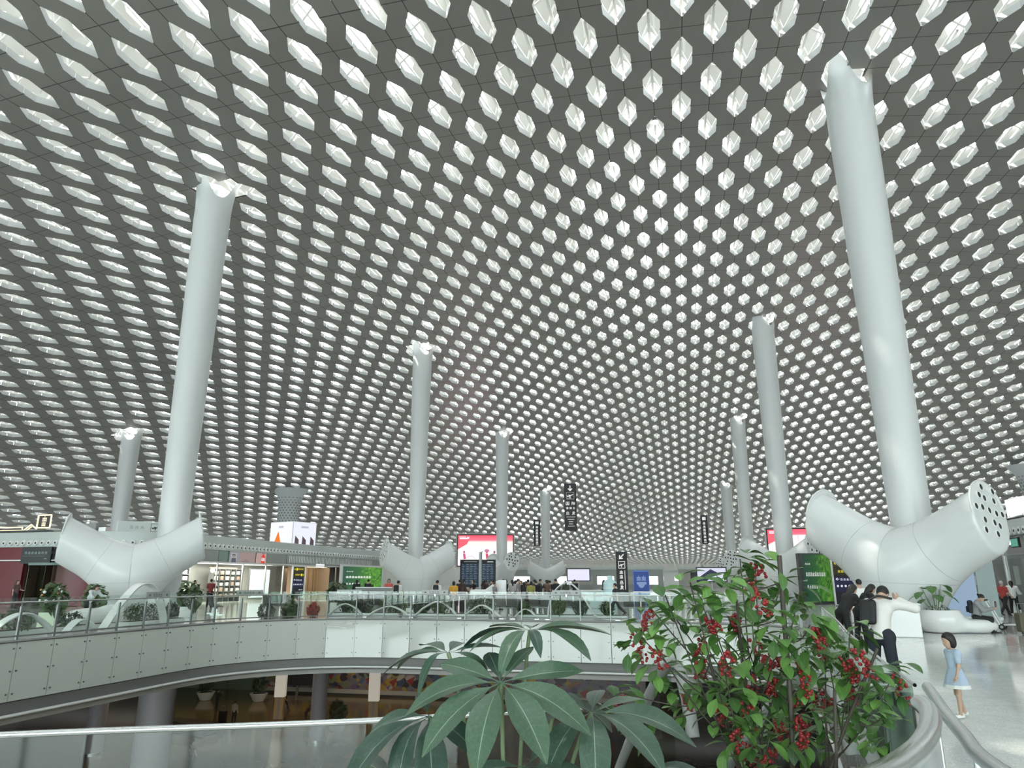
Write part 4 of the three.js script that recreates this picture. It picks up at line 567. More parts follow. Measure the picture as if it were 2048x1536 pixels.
// builds the shared geometries of one pose
function figure(p) {
  const J = skeleton(p), cell = p.cell || .03, fine = cell < .024, hm = headFrame(J), out = {}, sk = (p.slim ? .92 : 1), B = [];
  B.push([J.pelvis, J.chest, .115 * sk, .125 * sk], [addv(J.chest, [.06, .04, 0]), addv(J.chest, [-.06, .04, 0]), .10 * sk, .10 * sk], [J.shoL, J.shoR, .062, .062], [J.chest, J.neck, .10, .055], [J.neck, J.headC, .052, .05], [J.hipL, J.hipR, .10 * sk, .10 * sk]);
  for (const s of ['L', 'R']) { B.push([J['hip' + s], J['knee' + s], .082 * sk, .056], [J['knee' + s], J['ank' + s], .053, .036], [J['heel' + s], J['toe' + s], .036, .030], [J['sho' + s], J['elb' + s], .047 * sk, .037], [J['elb' + s], J['wri' + s], .037, .025]); if (!fine) B.push([J['wri' + s], J['han' + s], .028, .030]); }
  const parts = [meshBones(B, .05, cell)]; const h = headGeo(fine ? .007 : .016).clone(); h.applyMatrix4(hm); parts.push(h);
  if (fine) for (const s of ['L', 'R']) { const g = HANDS[s].clone(), q = new THREE.Quaternion().setFromUnitVectors(V3(0, -1, 0), V3(...J['hd' + s]).normalize()); g.applyQuaternion(q); g.translate(...J['wri' + s]); parts.push(g); }
  out.body = merge(parts);
  const hg = hairGeo(p.hair || 'short', fine ? .009 : .018); hg.applyMatrix4(hm); out.hair = hg;
  const I = p.puff || .016, T = [[addv(J.pelvis, [0, p.top === 'dress' ? .06 : -.02, 0]), J.chest, .125 * sk + I, .13 * sk + I], [addv(J.chest, [.06, .04, 0]), addv(J.chest, [-.06, .04, 0]), .10 * sk + I, .10 * sk + I], [J.shoL, J.shoR, .062 + I, .062 + I], [J.chest, addv(J.neck, [0, -.03, 0]), .10 + I, .05 + I]];
  for (const s of ['L', 'R']) { if (p.sleeve === 'long') T.push([J['sho' + s], J['elb' + s], .05 + I, .042 + I], [J['elb' + s], J['wri' + s], .042 + I, .03 + I]); else T.push([J['sho' + s], addv(J['sho' + s], mulv(addv(J['elb' + s], mulv(J['sho' + s], -1)), .62)), .054 + I, .052 + I]); }
  const hem = p.top === 'dress' ? null : J.pelvis[1] - .07;
  out.top = meshBones(T, .045, cell, (d, x, y, z) => (hem === null || Math.abs(p.lean || 0) > 25) ? d : smax(d, hem - y, .02));
  if (p.top === 'dress') { out.skirt = null; const P = J.pelvis, rows = []; for (let i = 0; i <= 8; i++) { const t = i / 8, n = 40; rows.push(Array.from({ length: n + 1 }, (_, k) => { const a = k / n * 2 * PI, r = .125 + .17 * Math.pow(t, .8) + .012 * t * Math.sin(a * 9); return [P[0] + r * Math.cos(a), P[1] + .16 - t * .46, P[2] + r * .9 * Math.sin(a)]; })); } out.skirt = grid(rows); const hemR = rows.slice(7, 9).map((r, i) => r.map(q => [q[0] * 1.015, q[1] + (i ? -.01 : .005), q[2] * 1.015])); out.hemBand = grid(hemR); }
  else { const U = [[J.hipL, J.hipR, .105 * sk + .012, .105 * sk + .012], [J.pelvis, addv(J.pelvis, mulv(addv(J.chest, mulv(J.pelvis, -1)), .3)), .12 * sk + .01, .12 * sk + .008]]; for (const s of ['L', 'R']) U.push([J['hip' + s], J['knee' + s], .086 * sk + .012, .06 + .014], [J['knee' + s], J['ank' + s], .058 + .014, .042 + .02]); out.trousers = meshBones(U, .03, cell, (d, x, y, z) => d); }
  out.shoes = ['L', 'R'].map(s => meshBones([[J['heel' + s], J['toe' + s], .043, .038], [J['heel' + s], addv(J['ank' + s], [0, 0, 0]), .042, .04]], .02, Math.min(cell, .02), (d, x, y) => Math.max(d, -(y - Math.min(J['heel' + s][1], J['toe' + s][1]) + .04))));
  out.ground = Math.min(...['L', 'R'].map(s => Math.min(J['heel' + s][1], J['toe' + s][1]) - .042)); out.J = J; return out;
}
function person(f, { at, turn = 0, scale = 1, label, group, skin = 0, top, trousers, hair = HAIR, shoes = SHOEB, y = null, extra }) {
  const o = thing('person', label, 'person', [at[0], 0, -at[1]], turn, group); o.scale.setScalar(scale); o.position.y = y !== null ? y : -f.ground * scale + (at[2] || 0);
  part('body', f.body, SKIN[skin], o); part('hair', f.hair, hair, o); part('top', f.top, top, o); if (f.trousers) part('trousers', f.trousers, trousers, o); if (f.skirt) { part('skirt', f.skirt, trousers, o); part('hem_band', f.hemBand, SHOEW, o); }
  f.shoes.forEach(g => part('shoe', g, shoes, o)); if (extra) extra(o, f.J); return o;
}
const backpack = m => (o, J) => { const c = J.chest; part('backpack', [rbox(.30, .42, .15, .06, c[0], c[1] - .02, c[2] - .21)], m, o); part('backpack_pocket', rbox(.22, .2, .06, .03, c[0], c[1] - .1, c[2] - .31), m, o); };
const FIG = {
  stand: figure({ legL: [4, 4, 4], legR: [-4, 4, 4], armL: [6, 14, 8], armR: [0, 18, 8], sleeve: 'short' }),
  standLong: figure({ legL: [2, 2, 5], legR: [-2, 4, 5], armL: [12, 70, 10, 14], armR: [8, 60, 10, 14], head: 22, sleeve: 'long', hair: 'long', slim: 1 }),
  walk: figure({ legL: [26, 6, 2], legR: [-22, 26, 2], armL: [-22, 16, 6], armR: [24, 22, 6], sleeve: 'short' }),
  walkLong: figure({ legL: [-20, 22, 2], legR: [24, 4, 2], armL: [22, 24, 6], armR: [-18, 18, 6], sleeve: 'long', hair: 'long', slim: 1 }),
  phone: figure({ legL: [3, 2, 4], legR: [-3, 3, 5], armL: [4, 12, 8], armR: [40, 105, 10, 20], head: 12, sleeve: 'long' }),
  bob: figure({ legL: [0, 2, 4], legR: [4, 6, 4], armL: [20, 60, 12, 20], armR: [4, 12, 10], sleeve: 'short', hair: 'bob', slim: 1 }),
  bend: figure({ lean: 38, hip: .9, legL: [-4, 4, 5], legR: [6, 6, 5], armL: [48, 40, 12], armR: [40, 50, 12], head: -8, sleeve: 'long', hair: 'long' }),
};
// near figures
{
  const girl = figure({ cell: .018, top: 'dress', hair: 'bob', legL: [10, 6, 4], legR: [-6, 10, 4], armL: [10, 16, 10], armR: [-14, 20, 12], sleeve: 'short', head: 16, puff: .02, slim: 1 });
  const blue = cl([.42, .50, .62]); const g = person(girl, { at: [3.37, 10.91], turn: R(-76), scale: .565, label: 'small child in a pale blue dress walking on the shiny floor', top: blue, trousers: blue, shoes: SHOEW, skin: 0 }); g.children.find(c => c.name === 'hair').scale.set(1, 1, 1);
  // a child's head is larger for its body
  for (const c of g.children) if (c.name === 'hair') { c.geometry = c.geometry.clone(); const [x, y, z] = girl.J.headC; c.geometry.translate(-x, -y, -z).scale(1.42, 1.42, 1.42).translate(x, y + .06, z); }
  const hb = headGeo(.007).clone(); hb.scale(1.36, 1.36, 1.36); hb.applyMatrix4(headFrame(girl.J)); hb.translate(0, .06, 0); g.children.find(c => c.name === 'body').geometry = merge([girl.body, hb]);
  part('collar', (() => { const t = new THREE.TorusGeometry(.075, .018, 8, 24); t.rotateX(PI / 2); t.translate(girl.J.neck[0], girl.J.neck[1] - .01, girl.J.neck[2]); return t; })(), SHOEW, g);
  const lean = figure({ cell: .02, lean: 24, hip: .91, legL: [2, 2, 6], legR: [-8, 4, 6], armL: [62, 50, 14], armR: [30, 112, 78, 20], reachR: [-.11, .0, -.02], head: 26, sleeve: 'long', puff: .015, slim: 1 });
  person(lean, { at: [2.72, 11.7], turn: R(150), label: 'person in a white shirt with a black sling bag leaning on the curved balustrade', top: cl([.72, .71, .67]), trousers: cl([.02, .024, .035]), skin: 0, extra: (o, J) => { const c = J.chest; part('sling_bag', rbox(.22, .36, .11, .05, c[0] + .11, c[1] + .0, c[2] - .215, 0, R(20)), mat([.012, .013, .015], .6), o); part('bag_strap', tube([V3(J.shoR[0], J.shoR[1] + .08, J.shoR[2] - .04), V3(J.chest[0] - .02, J.chest[1] + .22, J.chest[2] - .15), V3(J.chest[0] + .1, J.chest[1] + .16, J.chest[2] - .2)], .018, 6), M.black, o); } });
  const walkW = figure({ cell: .022, legL: [24, 4, 2], legR: [-24, 34, 2], armL: [-16, 50, 26], armR: [18, 60, 24], hair: 'long', sleeve: 'long', puff: .035, slim: 1 });
  person(walkW, { at: [16.0, 41.6], turn: R(168), label: 'person in a loose white top and black trousers walking near the right shop', top: cl([.74, .75, .74]), trousers: cl([.012, .012, .014]), shoes: SHOEW });
  const sit = figure({ cell: .02, hip: .50, lean: 14, legL: [84, 80, 6], legR: [76, 74, 8], armL: [38, 60, 8, 16], armR: [36, 62, 8, 16], head: 26, hair: 'bun', sleeve: 'long', puff: .026, slim: 1 });
  person(sit, { at: [9.5, 27.85], turn: R(66), label: 'seated person in grey with a dark backpack looking down at the bench end', top: cl([.28, .29, .30]), trousers: cl([.02, .02, .022]), y: .02, extra: backpack(mat([.015, .018, .028], .7)) });
  person(FIG.walk, { at: [15.2, 40.6], turn: R(120), label: 'grey-haired person in a red top walking behind the luggage trolley', top: cl([.42, .06, .05]), trousers: cl([.02, .02, .025]), hair: HAIRG });
  person(FIG.bend, { at: [3.75, 19.6], turn: R(118), label: 'person in black with long hair bending over the balustrade', top: cl([.012, .012, .013]), trousers: cl([.012, .012, .014]) });
  person(FIG.bend, { at: [4.35, 20.6], turn: R(104), label: 'second person in black bending at the balustrade, behind the first', top: cl([.016, .016, .018]), trousers: cl([.014, .014, .016]) });
  person(FIG.stand, { at: [5.2, 24.2], turn: R(190), label: 'person in a white T-shirt seen from behind near the green screen tower', top: cl([.72, .72, .70]), trousers: cl([.46, .45, .42]) });
}
// people on the far side: [w, s, figure, turn, top colour, trouser colour, label, extra]
const dk = [.02, .02, .022], gy = [.22, .22, .23], wh = [.72, .72, .70];
[
  [-12.75, 37, 'stand', 175, wh, dk, 'person in white with a dark backpack standing left of the yellow-clad person', 1], [-12.35, 38.6, 'bob', 200, [.62, .32, .04], dk, 'person in a yellow-orange top behind the far balustrade'],
  [-11.9, 38.8, 'standLong', 150, [.05, .03, .025], dk, 'dark-haired person in brown beside the yellow-clad person'], [-15.2, 37.6, 'stand', 168, wh, dk, 'person in white with a dark vest standing before the green advertisement', 1],
  [-17.6, 42, 'bob', 30, [.55, .10, .09], [.4, .1, .1], 'person in red by the boutique'], [-20.2, 43, 'standLong', 200, dk, dk, 'person in black by the white glowing panels'], [-19.7, 43.6, 'phone', 170, dk, gy, 'person in a dark cap beside the black-clad one at the glowing panels'],
  [-10.9, 42, 'walk', 80, gy, dk, 'person in grey walking behind the wave sculpture'], [-10.3, 44, 'standLong', 210, [.5, .5, .48], dk, 'person in pale grey with long hair behind the wave sculpture'], [-9.7, 43, 'stand', 100, gy, gy, 'person in charcoal standing beside the pale grey one'],
  [-8.9, 41, 'walkLong', 160, dk, dk, 'person in black with long hair walking left of the information screen'], [-8.3, 40, 'bob', 190, [.25, .24, .06], dk, 'person in olive standing near the balustrade'], [-7.4, 43, 'phone', 240, dk, dk, 'person in black raising an arm near the olive-clad person'],
  [-11.76, 45.0, 'stand', 160, [.06, .03, .03], dk, 'person in dark maroon at the left of the queue'], [-11.04, 45.4, 'bob', 200, dk, dk, 'short person in black within the queue'], [-10.31, 44.7, 'standLong', 140, [.05, .03, .03], dk, 'person with long hair in dark brown within the queue'], [-9.66, 45.7, 'stand', 180, [.10, .06, .05], dk, 'person in brown in the middle of the queue'], [-9.00, 44.9, 'phone', 220, dk, dk, 'person in black with a raised phone in the queue'], [-8.35, 45.4, 'bob', 150, [.16, .10, .08], dk, 'person in taupe near the queue end'], [-7.70, 45.0, 'stand', 190, [.07, .04, .04], dk, 'white-capped person at the right end of the queue'],
  [-7.6, 52, 'stand', 175, [.02, .022, .03], dk, 'person in navy seen from behind near the steel mast'], [-8.4, 53, 'standLong', 200, [.10, .11, .08], dk, 'person in dark green left of the navy-clad one'], [-5.4, 51, 'walkLong', 90, dk, [.3, .3, .3], 'person in black walking toward the totem sign'], [-4.9, 50, 'stand', 100, wh, dk, 'person in a white jacket near the far sign'],
  [-3.3, 36.2, 'walk', 268, [.03, .03, .034], [.03, .032, .04], 'person in dark clothes walking with a phone beside the totem sign'],
].forEach(([w, s, k, t, a, b, label, bp], i) => person(FIG[k], { at: [w, s], turn: R(t), scale: rr(.93, 1.03), label, group: 'people on the far side of the void', top: cl(a), trousers: cl(b), skin: i % 3, hair: i === 19 ? HAIRG : HAIR, extra: bp ? backpack(mat([.015, .016, .02], .7)) : null }));
for (let i = 0; i < 18; i++) person(FIG[['stand', 'bob', 'standLong', 'phone'][i % 4]], { at: [-14.6 + (i % 9) * .74 + .3 * hash2(i, 5), 46.6 + Math.floor(i / 9) * 2.6 + 1.4 * hash2(i, 6)], turn: R(360 * hash2(i, 7)), scale: .92 + .1 * hash2(i, 8), label: 'dark-clothed person in the crowd below the flight information screen', group: 'crowd below the flight information screen', top: cl([[.03, .018, .018], [.02, .02, .022], [.07, .04, .035], [.05, .05, .055]][i % 4]), trousers: cl(dk), skin: i % 3 });
[
  [-40.2, 37.2, 'bob', 90, [.12, .07, .07], dk, 'person in a dark dress at the left picture edge'], [-24.1, 25.8, 'bend', 80, [.55, .60, .60], dk, 'person in a pale shirt bending near the flowering planter'], [-28.9, 33.2, 'stand', 240, [.35, .05, .05], dk, 'person in red beside the maroon panels'], [-29.4, 41.2, 'stand', 200, [.2, .03, .035], dk, 'person in dark red left of the shop shelves'], [-30.2, 40.6, 'phone', 130, dk, dk, 'person in black beside the nozzle tree at the shop window'],
].forEach(([w, s, k, t, a, b, label], i) => person(FIG[k], { at: [w, s], turn: R(t), scale: rr(.93, 1.02), label, group: 'people by the left shops', top: cl(a), trousers: cl(b), skin: i % 3 }));
// lower level
[[-36.1, 55.4, 'stand', 190, [.30, .29, .24], dk, 'person in a pale top standing on the lower level beside a suitcase'], [-41.4, 60.7, 'phone', 160, dk, dk, 'dark figure on the lower level near the left bowl planter'], [-35.3, 61.8, 'walk', 90, dk, dk, 'dark figure walking past the lit pillar on the lower level'], [-30.2, 56.3, 'bend', 100, [.05, .03, .03], dk, 'figure bending over a suitcase on the lower level'], [-30.0, 42, 'stand', 170, dk, dk, 'dark figure beside the thick lower column']].forEach(([w, s, k, t, a, b, label], i) => person(FIG[k], { at: [w, s, LOW], turn: R(t), label, group: 'people on the lower level', top: cl(a), trousers: cl(b), skin: i % 3 }));
// ---------------------------------------------------------------- foreground plants
const leafTex = (base, vein) => canvasTex(128, 256, (c, w, h) => { c.fillStyle = base; c.fillRect(0, 0, w, h); for (let i = 0; i < 420; i++) { c.fillStyle = i % 2 ? '#ffffff07' : '#00000008'; c.beginPath(); c.ellipse(hash2(i, 11) * w, hash2(i, 12) * h, 2 + hash2(i, 13) * 5, 1 + hash2(i, 14) * 3, hash2(i, 15) * 3, 0, 7); c.fill(); } c.strokeStyle = vein; c.lineWidth = 4; c.beginPath(); c.moveTo(w / 2, 0); c.lineTo(w / 2, h); c.stroke(); c.globalAlpha = .22; c.lineWidth = 1; for (let k = 0; k < 12; k++) { c.beginPath(); c.moveTo(w / 2, h - k * h / 12); c.lineTo(0, h - k * h / 12 - 22); c.moveTo(w / 2, h - k * h / 12); c.lineTo(w, h - k * h / 12 - 22); c.stroke(); } });
const leafMats = [leafTex('#405849', '#829a86'), leafTex('#4a644f', '#8aa187'), leafTex('#374d42', '#778f7d')].map(t => mat([1, 1, 1], .3, { physical: true, map: t, transmission: .1, thickness: 0 }));
const bushMats = [leafTex('#5c8a3e', '#86ab66'), leafTex('#4a7434', '#769a5c'), leafTex('#6b9a48', '#96b878'), leafTex('#3f6630', '#668a54')].map(t => mat([1, 1, 1], .4, { physical: true, map: t, transmission: .2, thickness: 0 }));
const STEM = mat([.06, .05, .038], .6), STEMG = mat([.20, .27, .14], .5), BERRY = mat([.26, .016, .018], .35), SOIL = mat([.05, .035, .025], .9), POTW = mat([.76, .77, .75], .35);
// leaf blade growing along +z from the origin, face up +y; droop bends it down
function blade(L, W, { droop = .25, fold = .12, pet = .1, tip = 1, wide = .55, n = 7 } = {}) {
  const rows = [[-1, -.5, 0, .5, 1].map(k => [k * .0022, 0, 0])]; for (let i = 0; i <= n; i++) { const t = i / n, prof = Math.pow(Math.sin(PI * Math.pow(t, wide > .5 ? 1.15 : .8)), .78) * (t > .98 ? 0 : 1); const half = Math.max(.002, W / 2 * (i === 0 ? .06 : i === n ? .02 : prof)), z = pet * L + t * L * (1 - droop * t * .28), y = -droop * L * t * t * .9;
    rows.push([-1, -.5, 0, .5, 1].map(k => [k * half, y + Math.abs(k) * half * fold * 2 * (1 - t * .3), z])); }
  return grid(rows);
}
const LEAF_V = [[.24, .085, .18], [.24, .09, .45], [.25, .085, .8], [.22, .08, 1.15]].map(([L, W, d]) => blade(L, W, { droop: d, fold: .16, pet: .14, tip: 1 }));
function aim(m, pos, yaw, pitch, roll, sc) { m.position.copy(pos); m.rotation.order = 'YXZ'; m.rotation.set(pitch, yaw, roll); m.scale.setScalar(sc); }
const PXR = (u, v, D) => { const x = (u - 1024) / 1410, y = (768 - v) / 1410, p = R(15.53), a = R(13.2), fw = Math.cos(p) - y * Math.sin(p), up = y * Math.cos(p) + Math.sin(p), t = D / fw; return V3((x * Math.cos(a) - fw * Math.sin(a)) * t, 1.7 + up * t, -(x * Math.sin(a) + fw * Math.cos(a)) * t); };
{
  // umbrella plant: palmate leaves, each with a hub on a long stalk. hub in metres from the pot's foot, tilt, leaflets as [bearing, droop variant, size]
  const pot = thing('umbrella_plant', 'large umbrella plant with palmate dark green leaves in front of the glass', 'potted plant', [-.56, 0, -2.32]);
  part('pot', lathe([[0, 0], [.17, 0], [.2, .03], [.24, .42], [.235, .45], [.21, .45], [.2, .38], [0, .38]], 28), POTW, pot); part('soil', cyl(.2, .2, .02, 0, .38, 0), SOIL, pot);
  const hubs = [
    // x, y, z(towards viewer +), tilt towards viewer (deg), bearings
    [.07, 1.545, -.02, 4, [[-172, 0, .62], [-20, 2, .72], [25, 2, .45], [62, 1, .95], [88, 0, 1.0], [120, 0, .85], [-62, 1, .8], [-95, 1, .95], [-120, 0, .7]], 1],
    [-.19, 1.475, .02, 8, [[-105, 1, .85], [-80, 1, .9], [-135, 0, .8], [178, 0, .55], [120, 0, .7], [75, 1, .6], [-40, 3, .6]], 0],
    [.02, 1.41, .16, 30, [[-4, 1, 1.1], [38, 1, 1.1], [72, 1, 1.12], [-42, 1, 1.12], [-76, 1, 1.15], [-112, 0, .9], [112, 0, .95], [160, 0, .7], [-155, 0, .7]], 1],
    [.27, 1.32, .04, 14, [[-30, 2, 1], [10, 2, 1.05], [50, 1, 1.15], [92, 1, 1.2], [-80, 1, .9], [135, 0, .85], [-130, 0, .8], [180, 0, .7]], 0],
    [-.22, 1.30, .1, 24, [[-20, 3, 1.15], [-48, 2, 1.35], [20, 2, 1.1], [-85, 1, .8], [60, 1, .8], [-150, 0, .6]], 2],
    [-.30, 1.13, .16, 10, [[-75, 1, 1.2], [-100, 1, .95], [-50, 2, .9], [-125, 0, .9], [10, 2, .8], [70, 1, .8], [160, 0, .7]], 1],
    [.1, 1.20, .2, 20, [[0, 2, .9], [40, 2, 1], [-40, 2, .9], [85, 1, .9], [-85, 1, .8], [150, 0, .6]], 2],
    [.42, 1.18, .1, 12, [[30, 2, .9], [70, 1, 1], [-10, 3, .8], [110, 1, .8], [-60, 2, .7]], 2],
    [.12, 1.30, -.2, -10, [[140, 1, 1], [180, 1, 1], [-140, 1, 1], [90, 1, .9], [-90, 1, .9]], 2],
    [.22, 1.08, .05, 10, [[80, 1, .9], [40, 1, .8], [120, 1, .9], [0, 2, .8], [-60, 1, .7]], 2],
  ];
  hubs.forEach(([x, y, z, tilt, ls, mi], hi) => {
    const H = V3(x, y, z), base = V3(x * .12, .40, z * .12), mid = V3(x * .45, .4 + (y - .4) * .55, z * .4); const st = part('stalk', tube([base, mid, V3(x * .88, y - .06, z * .88), H], .0065, 6, 16), STEMG, pot);
    for (const [b, v, s] of ls) { const m = new THREE.Mesh(LEAF_V[v], leafMats[(mi + (b & 1)) % 3]); m.name = 'leaflet'; m.castShadow = m.receiveShadow = true; const e = new THREE.Quaternion().setFromEuler(new THREE.Euler(R(tilt), 0, 0)).multiply(new THREE.Quaternion().setFromEuler(new THREE.Euler(R(-10 + 8 * hash2(hi, b + 200)), R(b), R(20 * (hash2(hi + 3, b + 300) - .5)), 'YXZ'))); m.position.copy(H); m.quaternion.copy(e); m.scale.setScalar(s); pot.add(m); }
  });
}
{
  // berry bush inside the rounded enclosure
  const b = thing('berry_bush', 'tall leafy bush with clusters of red berries inside the rounded enclosure', 'shrub', [.36, 0.06, -3.62]);
  part('pot', [box(.42, .5, .42, 0, .25, 0)], POTW, b); part('pebbles', Array.from({ length: 40 }, (_, i) => ball(.018 + .012 * hash2(i, 3), (hash2(i, 1) - .5) * .36, .505, (hash2(i, 2) - .5) * .36, 6)), M.white, b).userData.kind = 'stuff';
  const leafG = [blade(.115, .056, { droop: .25, fold: .14, pet: .12 }), blade(.12, .06, { droop: .5, fold: .1, pet: .12 }), blade(.105, .05, { droop: .1, fold: .2, pet: .12 })];
  // clumps as picked up from the bush's outline: [across, height, depth]
  const clumps = [], add = (u, v, D) => { const p = PXR(u, v, D); clumps.push(V3(p.x - .36, p.y - .06, p.z + 3.62)); };
  [[1480, 1118], [1510, 1122], [1380, 1165], [1330, 1190], [1395, 1185], [1440, 1170], [1500, 1180], [1560, 1160], [1600, 1180], [1350, 1235], [1300, 1215], [1420, 1230], [1470, 1225], [1530, 1225], [1590, 1215], [1270, 1262], [1310, 1290], [1345, 1335], [1400, 1270], [1455, 1290], [1510, 1275], [1560, 1270], [1620, 1250], [1650, 1270], [1700, 1262], [1370, 1385], [1400, 1350], [1450, 1345], [1500, 1340], [1550, 1330], [1600, 1320], [1650, 1315], [1690, 1310], [1440, 1400], [1490, 1395], [1540, 1385], [1590, 1380], [1640, 1370], [1690, 1365], [1740, 1350], [1500, 1440], [1555, 1435], [1470, 1450], [1600, 1430], [1650, 1420], [1700, 1400], [1750, 1400], [1545, 1490], [1500, 1480], [1610, 1470], [1660, 1460], [1720, 1440], [1790, 1345], [1760, 1440], [1240, 1385], [1290, 1440]].forEach(([u, v], i) => add(u, v, 3.1 + 1.0 * hash2(i, 77)));
  const stems = [[V3(0, .5, 0), V3(.05, .95, .1), V3(.08, 1.75, .05)], [V3(-.06, .5, .05), V3(-.2, .95, .1), V3(-.28, 1.35, .05)], [V3(.05, .5, .02), V3(.28, 1.0, 0), V3(.45, 1.35, .05)], [V3(.02, .5, -.06), V3(-.1, 1.1, -.1), V3(-.12, 1.55, -.05)], [V3(.06, .5, .06), V3(.18, .8, .2), V3(.22, 1.2, .25)]];
  stems.forEach((s, i) => part('stem', tube(s, i ? .007 : .011, 6, 14), STEM, b));
  let nl = 0; const rest = [[], [], [], []];
  clumps.forEach((c, ci) => {
    const near = stems.map(s => { const t = .25 + .7 * hash2(ci, 5), q = new THREE.CatmullRomCurve3(s).getPoint(t); return [q.distanceTo(c), q]; }).sort((p, q) => p[0] - q[0])[0][1];
    part('twig', tube([near, near.clone().lerp(c, .55).add(V3(0, -.03, 0)), c], .0032, 5, 8), STEM, b);
    const n = 14 + Math.floor(hash2(ci, 9) * 5);
    for (let k = 0; k < n; k++) { const yaw = k / n * 2 * PI + hash2(ci, k) * .8, pitch = R(-26 + 66 * hash2(ci + 7, k)), g = leafG[(ci + k) % 3], mt = bushMats[Math.floor(hash2(ci, k + 31) * 4)]; const pos = c.clone().add(V3((hash2(ci, k + 60) - .5) * .10, -.16 * (k / n) + .04, (hash2(ci, k + 61) - .5) * .10));
      if (k < 5 && nl < 300) { const m = new THREE.Mesh(g, mt); m.name = 'leaf'; m.castShadow = m.receiveShadow = true; aim(m, pos, yaw, pitch, (hash2(ci, k + 70) - .5) * .7, .68 + .4 * hash2(ci, k + 80)); b.add(m); nl++; }
      else { const q = clean(g.clone()); q.applyMatrix4(new THREE.Matrix4().compose(pos, new THREE.Quaternion().setFromEuler(new THREE.Euler(pitch, yaw, 0, 'YXZ')), V3(.82, .82, .82))); rest[(ci + k) % 4].push(q); } }
    if (hash2(ci, 123) > .30) { const L = []; const nb = 16 + Math.floor(hash2(ci, 44) * 18), dir = hash2(ci, 45) > .35 ? -1 : 1; for (let k = 0; k < nb; k++) { const t = k / nb; L.push(ball(.0068 + .0032 * hash2(ci, k + 90), c.x + (hash2(ci, k + 91) - .5) * .055 + t * .09 * (hash2(ci, 46) - .5), c.y + dir * t * .10 * (.5 + hash2(ci, 47)) - .01, c.z + .03 + (hash2(ci, k + 92) - .5) * .05, 7)); } part('berry_cluster', L, BERRY, b); }
  });
  rest.forEach((r, i) => meta(part('more_leaves', r, bushMats[i], b), null, null, null, 'stuff'));
}
// ---------------------------------------------------------------- shrubs and planters around the hall
const shrubGeo = (n, rx, ry, rz, L, W, sd) => { const g = blade(L, W, { droop: .4, fold: .1, n: 3 }), list = []; for (let i = 0; i < n; i++) { const a = hash2(i, sd) * 2 * PI, e = Math.acos(2 * hash2(i, sd + 1) - 1), r = .45 + .55 * Math.sqrt(hash2(i, sd + 2)); const q = clean(g.clone()); q.applyMatrix4(new THREE.Matrix4().compose(V3(Math.sin(e) * Math.cos(a) * rx * r, ry * (1 + Math.cos(e) * r), Math.sin(e) * Math.sin(a) * rz * r * 1), new THREE.Quaternion().setFromEuler(new THREE.Euler(R(-50 + 90 * hash2(i, sd + 3)), a + PI / 2 * 0 + (hash2(i, sd + 4) - .5), 0, 'YXZ')), V3(1, 1, 1))); list.push(q); } return merge(list); };
const shrubs = [shrubGeo(380, .55, .32, .4, .2, .09, 1000), shrubGeo(460, .75, .42, .42, .19, .085, 2000), shrubGeo(130, .4, .3, .35, .32, .13, 3000)];
const G1 = mat([.07, .12, .045], .5), G2 = mat([.10, .17, .06], .5), G3 = mat([.055, .10, .05], .5), G4 = mat([.14, .15, .12], .6);
function shrub(w, s, y, k, m, sc, label, group = 'shrubs along the balustrade') { const o = thing('shrub', label, 'shrub', [w, y, -s], rnd() * 6, group); o.scale.setScalar(sc); part('foliage', shrubs[k], m, o).userData.kind = 'stuff'; part('stem', [rod(V3(0, 0, 0), V3(.05, .5, 0), .02), rod(V3(0, 0, 0), V3(-.1, .45, .05), .015)], STEM, o); return o; }
// troughs behind the far balustrade
function trough(w, s, L, turn, label) { const o = thing('planter_trough', label, 'planter', [w, 0, -s], turn, 'long low planters behind the balustrade'); part('trough', rbox(L, .18, .5, .03, 0, .09, 0), M.trimW, o); part('soil', box(L - .08, .02, .42, 0, .185, 0), SOIL, o); }
trough(-15.0, 33.1, 3.6, 0, 'low white planter trough under the left end of the wave sculpture'); trough(-10.9, 33.1, 4.2, 0, 'low white planter trough under the middle of the wave sculpture'); trough(-5.0, 33.1, 5.0, 0, 'low white planter trough below the tall arch'); trough(-20.6, 20.8, 5.0, R(90), 'low white planter trough beside the left arches'); trough(-20.5, 25.3, 3.2, R(90), 'low white planter trough under the large ring arch');
[[-16.0, 33.1, 1, G3, 'dark shrub at the left end of the wave sculpture'], [-15.1, 33.1, 0, G4, 'silvery shrub behind the first wave'], [-13.6, 33.15, 1, G2, 'bright green mound under the second wave crest'], [-12.2, 33.1, 0, G3, 'small dark shrub in the wave trough'], [-11.2, 33.1, 1, G1, 'dense dark shrub under the tall wave crest'], [-9.2, 33.15, 1, G3, 'low dark shrub under the last full wave'], [-7.2, 33.1, 0, G1, 'small shrub right of the wave sculpture'], [-5.6, 33.1, 1, G2, 'yellowish green shrub inside the tall arch'], [-4.6, 33.15, 1, G3, 'dark shrub at the right foot of the tall arch'], [-3.4, 33.1, 0, G1, 'last shrub of the far trough beside the walking figure']].forEach(([w, s, k, m, l]) => shrub(w, s, .2, k, m, .95, l));
[[19.2, 1, G1, 'dark shrub below the left arch'], [21.3, 0, G3, 'small shrub in the second arch'], [24.4, 1, G1, 'dark shrub inside the large ring arch'], [25.4, 1, G4, 'grey-leaved shrub right of the large ring arch'], [26.4, 1, G4, 'silvery shrub beside the pale bench']].forEach(([s, k, m, l]) => shrub(-20.55, s, .19, k, m, .75, l));
